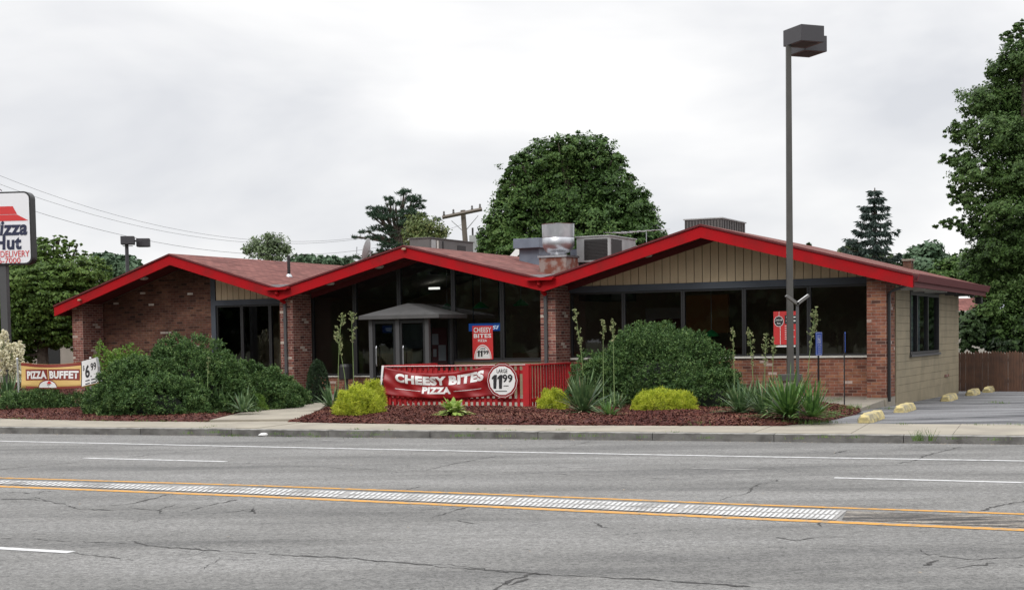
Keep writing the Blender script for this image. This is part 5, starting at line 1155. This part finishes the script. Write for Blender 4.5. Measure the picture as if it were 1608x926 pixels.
# grass tufts at the kerb, bed edge and in the lot
C = []; 
def tuft(px, py, z, n, r, h):
    p = G(px,py,z)
    for i in range(n): a = rng.uniform(0,6.28); d = abs(rng.normal(0,r)); C.append((p[0]+math.cos(a)*d, p[1]+math.sin(a)*d*.5, z, h*rng.uniform(.4,1.2)))
for x in (300,330,345,430,480,560,590,720,730,790,905,930,1000,1110,1260,1300,1340,1500,1560): tuft(x+rng.uniform(-6,6), 677+x*.0085+rng.uniform(-1,2), -.02, 30, .14, .05)
for x in (320,336,560,610,750,800,880,1060): tuft(x, 669+x*.006+rng.uniform(-2,3), .0, 22, .10, .03)
for x in (365,375,455,500,560,840): tuft(x, 682+x*.0108-1.5, RD, 40, .18, .045)
for x in (1438,1462,1445): tuft(x, 692, -.05, 30, .04, .17)
for x in (1250,1262,1275,1290,1230,1300,1180,1100,1040): tuft(x, 666+rng.uniform(-3,1), .01, 60, .16, .07)
for x,y in ((1320,645),(1335,642),(1310,650),(1345,640),(1300,655),(1305,632),(1318,630)): tuft(x, y, .05, 60, .16, .09)
for x,y in ((1416,667),(1420,668),(1530,668.5),(1550,669),(1585,668),(1600,669),(1560,632),(1575,633),(1350,661),(1395,642)): tuft(x, y, -.02, 26, .10, .05)
for x in range(20,330,16): tuft(x, 657+x*.012+rng.uniform(-1,2), .01, 14, .1, .045)
C = np.array(C); n = len(C); d = unit(n)*np.array([.5,.5,0])+np.array([0,0,1]); s = np.cross(d, unit(n)); s /= np.linalg.norm(s,axis=1)[:,None]
tag(quads('grass', np.stack([C[:,:3]-s*.004, C[:,:3]+s*.004, C[:,:3]+d*C[:,3:4]+s*.001, C[:,:3]+d*C[:,3:4]-s*.001],1), LF['grass']), 'small weeds and grass tufts along the kerb, beds and lot', 'grass', kind='stuff')

Cg = []
for i in range(900):
    s_ = rng.uniform(-16,16); a_ = kp(s_, -abs(rng.normal(0,.12))-.02); Cg.append((a_[0],a_[1],RD+.006))
for i in range(160):
    s_ = rng.uniform(-16,16); a_ = kp(s_, rng.uniform(.2,2.6)); Cg.append((a_[0],a_[1],.008))
for i in range(140):
    a_ = kp(rng.uniform(-12,12), rng.uniform(-12,-.3)); Cg.append((a_[0],a_[1],RD+.006))
Cg = np.array(Cg); tag(quads('grit', leaves(Cg, np.tile([0,0,1.],(len(Cg),1)), .014, .009, .3, .5), LF['dry']), 'dry grit and leaf bits scattered along the gutter and pavement', 'debris', kind='stuff')
# ------------------------------------------------------------------ trees
def tree(name, label, px, Y, blobs, lf, nleaf, ls, cat='tree', trunk=None, group=None, clump=.28, per=16, zscale=1., limbs=True, inner=.25, bark=None, flat=1., form='leaf', dd=.75, zb=-.5):
    """blobs (px,py,rx,ry) in picture units at distance Y: each a real ellipsoid of leaf clumps"""
    base = D(px, 560, Y); s = Y/F; e_ = empty(name, (base[0],base[1],zb), 0, label, cat, group); o0 = np.array([base[0],base[1],zb])
    area = [b[2]*b[3] for b in blobs]; tot = sum(area); Q = []; cen = []
    for b,a in zip(blobs,area):
        c = D(b[0],b[1],Y)-o0; rx, rz_ = b[2]*s, b[3]*s; ry = max(rx,rz_)*.9; c = c+np.array([0, rng.uniform(-1,1)*ry*dd, 0]); cen.append((c,rx,rz_))
        ncl = max(6, int(nleaf*a/tot/per)); d = unit(ncl); r = np.where(rng.random(ncl)<inner, rng.uniform(.3,.8,ncl), rng.normal(.95,.13,ncl))[:,None]
        P = c+d*r*np.array([rx,ry,rz_])
        cs = clump*min(rx,rz_)*rng.uniform(.5,1.3,ncl)
        C = np.repeat(P,per,0); dv = unit(len(C))*(rng.random(len(C))**.5)[:,None]*np.repeat(cs,per)[:,None]; dv[:,2] *= .65*flat; C = C+dv
        if form=='needle': Q.append(needles(C, unit(len(C))*.8+np.array([0,0,.3])+np.repeat(d,per,0)*.6*np.array([1,1,.2]), ls*1.6, ls*.22))
        else: Q.append(leaves(C, np.repeat(d,per,0), ls, ls*.62, .8, .5))
    quads('crown', np.concatenate(Q), lf, e_)
    tb = MB(); tx, tyb, r0 = trunk or (px, 600, .25)
    b0 = D(tx,560,Y)-o0; b0[2] = 0; ctr = np.mean([c for c,_,_ in cen],0)
    topc = max(cen, key=lambda q:q[0][2])[0]; mid = b0*.6+np.array([ctr[0],ctr[1],0])*.4; mid[2] = max(1.5,min(c[2]-r for c,_,r in cen)+.5)
    tb.tube([b0, (b0+mid)/2+np.array([.1,0,0]), mid, (mid+topc)/2, topc], [r0,r0*.85,r0*.7,r0*.42,r0*.1], 8)
    if limbs:
        for c,rx,r_ in cen:
            st = mid*(.75)+np.array([ctr[0],ctr[1],ctr[2]])*.25 if c[2]>mid[2] else mid; tb.tube([st, (st+c)/2+np.array([0,0,-.15*r_]), c+np.array([0,0,.3*r_])],[r0*.4,r0*.25,r0*.06],5)
            for k in range(3): tb.tube([(st+c)/2, c+unit(1)[0]*np.array([rx,rx,r_])*.8],[r0*.16,r0*.04],4)
    tb.build('trunk', bark or M['bark'], e_); return e_
tree('maple_tree','huge round maple tree rising behind the middle of the roof',895,62,
  [(858,262,46,40),(925,252,46,38),(890,240,34,26),(825,305,44,42),(890,310,62,50),(955,300,42,42),(800,352,36,38),(862,362,60,46),(930,362,60,46),(985,335,38,36),(1010,372,28,34),(782,382,28,30),(840,400,60,30),(960,395,60,30),(905,222,22,14),(958,258,24,24),(815,262,22,20),(1003,318,20,20),(775,365,22,24),(768,392,18,18),(1022,385,22,20),(1012,345,18,16),(795,320,20,16),(872,228,14,10),(940,226,16,10),(985,288,14,14),(800,290,16,14)], LF['maple'], 150000, .072, trunk=(895,560,.45), dd=.7, clump=.26, per=30)
tree('honey_locust','broad spreading leafy tree left of the restaurant behind the pylon sign',70,50,
  [(60,440,70,36),(130,432,48,28),(20,420,50,40),(95,470,70,40),(30,490,60,44),(110,515,40,28),(-30,460,60,60),(150,455,34,18),(75,395,30,16),(110,383,16,6),(92,376,16,6),(60,378,14,8),(118,400,20,8),(70,520,44,30),(15,530,40,26),(128,540,18,16),(40,560,18,14)], LF['locust'], 110000, .062, trunk=(60,600,.28), flat=.5, dd=.6, clump=.34, inner=.35, per=28)
tree('background_tree','dull green round tree far off behind the left gable',195,105,[(190,420,22,18),(208,428,18,16),(172,415,16,16),(155,410,14,10),(180,435,30,16)], LF['far'], 7000, .26, trunk=(190,560,.3))
tree('sparse_tree','thin see-through tree poking above the left gable roof',420,72,[(405,385,18,12),(432,382,18,14),(420,398,34,14),(422,370,8,6),(450,392,8,10),(388,392,8,8)], LF['sparse'], 3400, .075, trunk=(421,560,.12), clump=.8, per=7, inner=.5)
tree('background_tree','pale green treetops left of the satellite dish, beyond the roof',500,95,[(478,408,18,8),(510,412,28,9),(535,414,20,8),(465,412,12,6)], LF['far'], 4500, .2, trunk=(500,560,.2))
tree('background_tree','small light green treetop right of the grey rooftop unit',752,90,[(752,392,14,14),(748,404,16,12)], LF['far'], 1600, .2, trunk=(750,560,.15))
pb = [(634,303,9,8),(648,312,14,7),(622,320,16,6),(610,312,9,5),(650,325,16,6),(600,330,20,7),(640,335,22,8),(588,327,12,4),(655,318,10,5),(610,342,24,8),(650,350,26,9),(662,340,10,6),(590,336,14,5),(600,358,24,6),(575,364,10,4),(630,366,26,8),(588,372,16,6),(672,352,12,7),(620,385,20,8),(600,395,14,6),(685,346,6,5),(556,404,12,4),(572,404,12,4),(640,390,26,12),(676,372,20,12),(560,372,5,3),(612,378,14,6)]
tree('pine_tree','dark blue green pine with layered boughs behind the middle gable',632,78,[(x,y,rx*1.05,ry*.62) for x,y,rx,ry in pb], LF['pine'], 22000, .10, trunk=(636,560,.3), flat=.5, clump=.8, per=24, form='needle', dd=.5, inner=.5)
tree('birch_tree','olive green birch with pale thin trunks in front of the dark pine',662,66,[(655,350,18,16),(668,362,22,18),(690,366,16,14),(645,366,14,14),(665,382,26,14),(690,382,14,10)], LF['birch'], 3000, .085, trunk=(660,560,.09), bark=mat('pale_bark',(.45,.42,.36),.8), clump=.6, per=6, inner=.5)
# spruce: whorls of drooping boughs
def spruce(px, pyt, pyb, hw, Y, label):
    b = D(px,pyb,Y); t = D(px,pyt,Y); zb = -.5; o0 = np.array([b[0],b[1],zb]); H = t[2]-zb; R = hw*Y/F; e_ = empty('spruce_tree', o0, 0, label, 'tree'); Cb = b[2]-zb
    tb = MB(); tb.tube([(0,0,0),(0,0,H)],[.28,.03],8); Cs = []; Ds = []
    z = H-.15; k = 0
    while z > Cb-4:
        f = min(1.2,(H-z)/(H-Cb)); rr_ = R*(f**.72)*1.06+.14
        for i in range(7 if f>.1 else 4):
            a = rng.uniform(0,6.28); l = rr_*rng.uniform(.65,1.12); p = [np.array([math.cos(a)*l*t_, math.sin(a)*l*t_, z-.24*l*math.sin(t_*2.4)+.16*l*t_*t_]) for t_ in np.linspace(0,1,5)]
            tb.tube([tuple(q) for q in p],[.03,.025,.02,.012,.006],4)
            m = int(18+l*24)
            for j in range(m):
                t_ = rng.uniform(.15,1.03); q = np.array([math.cos(a)*l*t_, math.sin(a)*l*t_, z-.24*l*math.sin(t_*2.4)+.16*l*t_*t_]); s = np.array([-math.sin(a),math.cos(a),0])*rng.normal(0,.16*l*(1.15-t_)+.04); Cs.append(q+s+np.array([0,0,-abs(rng.normal(0,.09))])); Ds.append(np.array([math.cos(a)*.5,math.sin(a)*.5,-.5])+s)
        z -= .42+.12*f; k += 1
    Cs = np.array(Cs); Ds = np.array(Ds); quads('crown', np.concatenate([needles(Cs, Ds+unit(len(Cs))*.5, .30, .05) for _ in range(2)]), LF['spruce'], e_); tb.build('trunk', M['bark'], e_)
spruce(1374,295,425,52,82,'tall dark spruce with drooping boughs behind the right gable')
tree('background_tree','hazy green tree standing between the spruce and the big right hand tree',1450,92,[(1440,400,14,14),(1462,392,14,12),(1475,408,18,14),(1448,418,26,16),(1490,420,22,18)], LF['far'], 5000, .19, trunk=(1452,560,.25), clump=.45, per=8)
tree('background_tree','low dark treetop left of the spruce foot beyond the red fascia',1345,95,[(1335,395,16,10),(1350,405,24,14),(1385,415,40,14),(1270,385,0.1,.1)], LF['dark'], 4500, .2, trunk=(1345,560,.25))
tree('background_tree','dense green tree filling the gap behind the side eave',1530,80,[(1510,420,30,26),(1550,430,34,34),(1480,430,24,20),(1560,400,30,30),(1590,440,30,40)], LF['maple'], 24000, .11, trunk=(1530,560,.25), per=24)
tree('oak_tree','very tall dark leafy tree along the right edge of the view',1640,44,
  [(1600,95,36,28),(1635,88,40,40),(1570,110,22,20),(1545,160,36,26),(1600,150,50,40),(1660,140,60,60),(1515,205,26,16),(1560,215,50,30),(1620,230,60,50),(1690,240,60,60),(1505,250,24,14),(1530,275,42,26),(1600,290,60,40),(1680,320,70,60),(1515,318,26,16),(1500,300,14,12),(1560,335,50,26),(1500,350,30,9),(1535,358,36,16),(1600,375,60,36),(1560,395,44,26),(1540,425,30,22),(1600,440,56,44),(1660,420,60,60),(1570,480,34,24),(1620,510,50,36),(1545,490,20,14),(1700,480,50,60),(1565,520,22,16),(1582,62,12,12),(1600,48,12,12)], LF['bigtree'], 210000, .05, trunk=(1655,600,.42), clump=.38, dd=.8, inner=.3, per=36, limbs=False)
tree('hedge','dark green hedge above the wooden fence at the right',1560,44,[(1525,510,24,24),(1560,515,34,26),(1600,520,34,30),(1640,520,40,30),(1535,535,26,16),(1575,540,30,16),(1690,520,40,30),(1510,520,12,30)], LF['dark'], 16000, .085, cat='hedge', trunk=(1560,600,.1), limbs=False)
# unseen trees added behind the viewer so the glass mirrors less sky
base_t = tree('unseen_tree','added tree out of view that darkens the reflections in the windows',804,40,[(804,400,110,70),(740,440,90,60),(870,440,90,60),(804,470,120,60),(804,350,70,50),(740,510,80,40),(870,510,80,40),(700,545,90,34),(804,550,90,34),(905,545,90,34)], LF['dark'], 9000, .40, group='added trees behind the viewer', trunk=(804,600,.3))
pos = [(-98+i*6.2, 32-i*3.0-4*(i%2)) for i in range(18)]+[(-120+i*8, 30-i*3.9) for i in range(16)]
for i,(x,y) in enumerate(pos):
    o = base_t if i==0 else copy_tree(base_t); o.location = (x, y-8, -.5); o.rotation_euler = (0,0,i*1.3); s_ = 1.25+.12*((i*3)%4); o.scale = (s_,s_,s_)

# ------------------------------------------------------------------ other houses
p = D(86,560,58); LH = empty('house', (p[0],p[1],-.5), R_(-14), 'beige house wall glimpsed under the tree left of the restaurant', 'house')
MB().box(-4,6,0,7,0,3.0).build('wall', mat('beige_wall',(.30,.26,.23),.85,noise=(1,(.25,.22,.19),.4,.6)), LH)
MB().prism([(-4.4,2.95),(6.4,2.95),(6.4,3.05),(1,4.9),(-4.4,3.05)],-.3,7.3).build('roof', mat('dark_roof',(.06,.055,.05),.9), LH); MB().box(-.65,.25,-.03,-.005,0,2.2).build('door', M['black'], LH)
p = D(826,377,52); YH = empty('house', (p[0],p[1],-.5), R_(-10), 'yellow gabled house end showing beside the blue grey vent hood', 'house'); h_ = float(p[2]+.5)
MB().prism([(-3,0),(3,0),(3,h_-3.2),(0,h_-.2),(-3,h_-3.2)],0,9).build('wall', mat('yellow_clapboard',(.55,.48,.22),.8), YH)
for sx in (-1,1): MB().prism([(0,h_),(sx*3.4,h_-3.6),(sx*3.4,h_-3.9),(0,h_-.3)][::sx],-.4,9.3).build('roof', M['dkgrey'], YH); MB().prism([(0,h_-.02),(sx*3.4,h_-3.62),(sx*3.4,h_-3.92),(0,h_-.34)][::sx],-.47,-.41).build('rake_board', M['white'], YH)
p = D(1545,487,64); RH = empty('house', (p[0],p[1],-.5), R_(-8), 'grey roofed house partly hidden by the hedge behind the side eave', 'house'); z0 = float(p[2])+.5
MB().box(-1.6,9,0,6,0,z0).build('wall', mat('house_wall',(.35,.33,.3),.8), RH)
mb = MB(); mb.add([(-.2,-.4,z0-.1),(9.4,-.4,z0-.1),(9.0,3,z0+.62),(.9,3,z0+.62)],[(0,1,2,3)]); mb.add([(.9,3,z0+.62),(9.,3,z0+.62),(9.4,6.4,z0-.1),(-.2,6.4,z0-.1)],[(0,1,2,3)]); mb.build('roof', mat('pale_grey_roof',(.30,.32,.35),.9,noise=(2,(.24,.26,.28),.4,.6)), RH)
mb = MB(); mb.add([(-4,-.6,z0-.35),(-.2,-.6,z0-.35),(.2,2.6,z0+.62),(-4,2.6,z0+.62)],[(0,1,2,3)]); mb.build('porch_roof', M['shingle'], RH)
MB().box(-4,-1.61,.2,5,0,z0-.3).build('wall', bpy.data.materials['house_wall'], RH)
print('OBJECTS', len(bpy.data.objects), 'POLYS', sum(len(o.data.polygons) for o in bpy.data.objects if o.type=='MESH'))
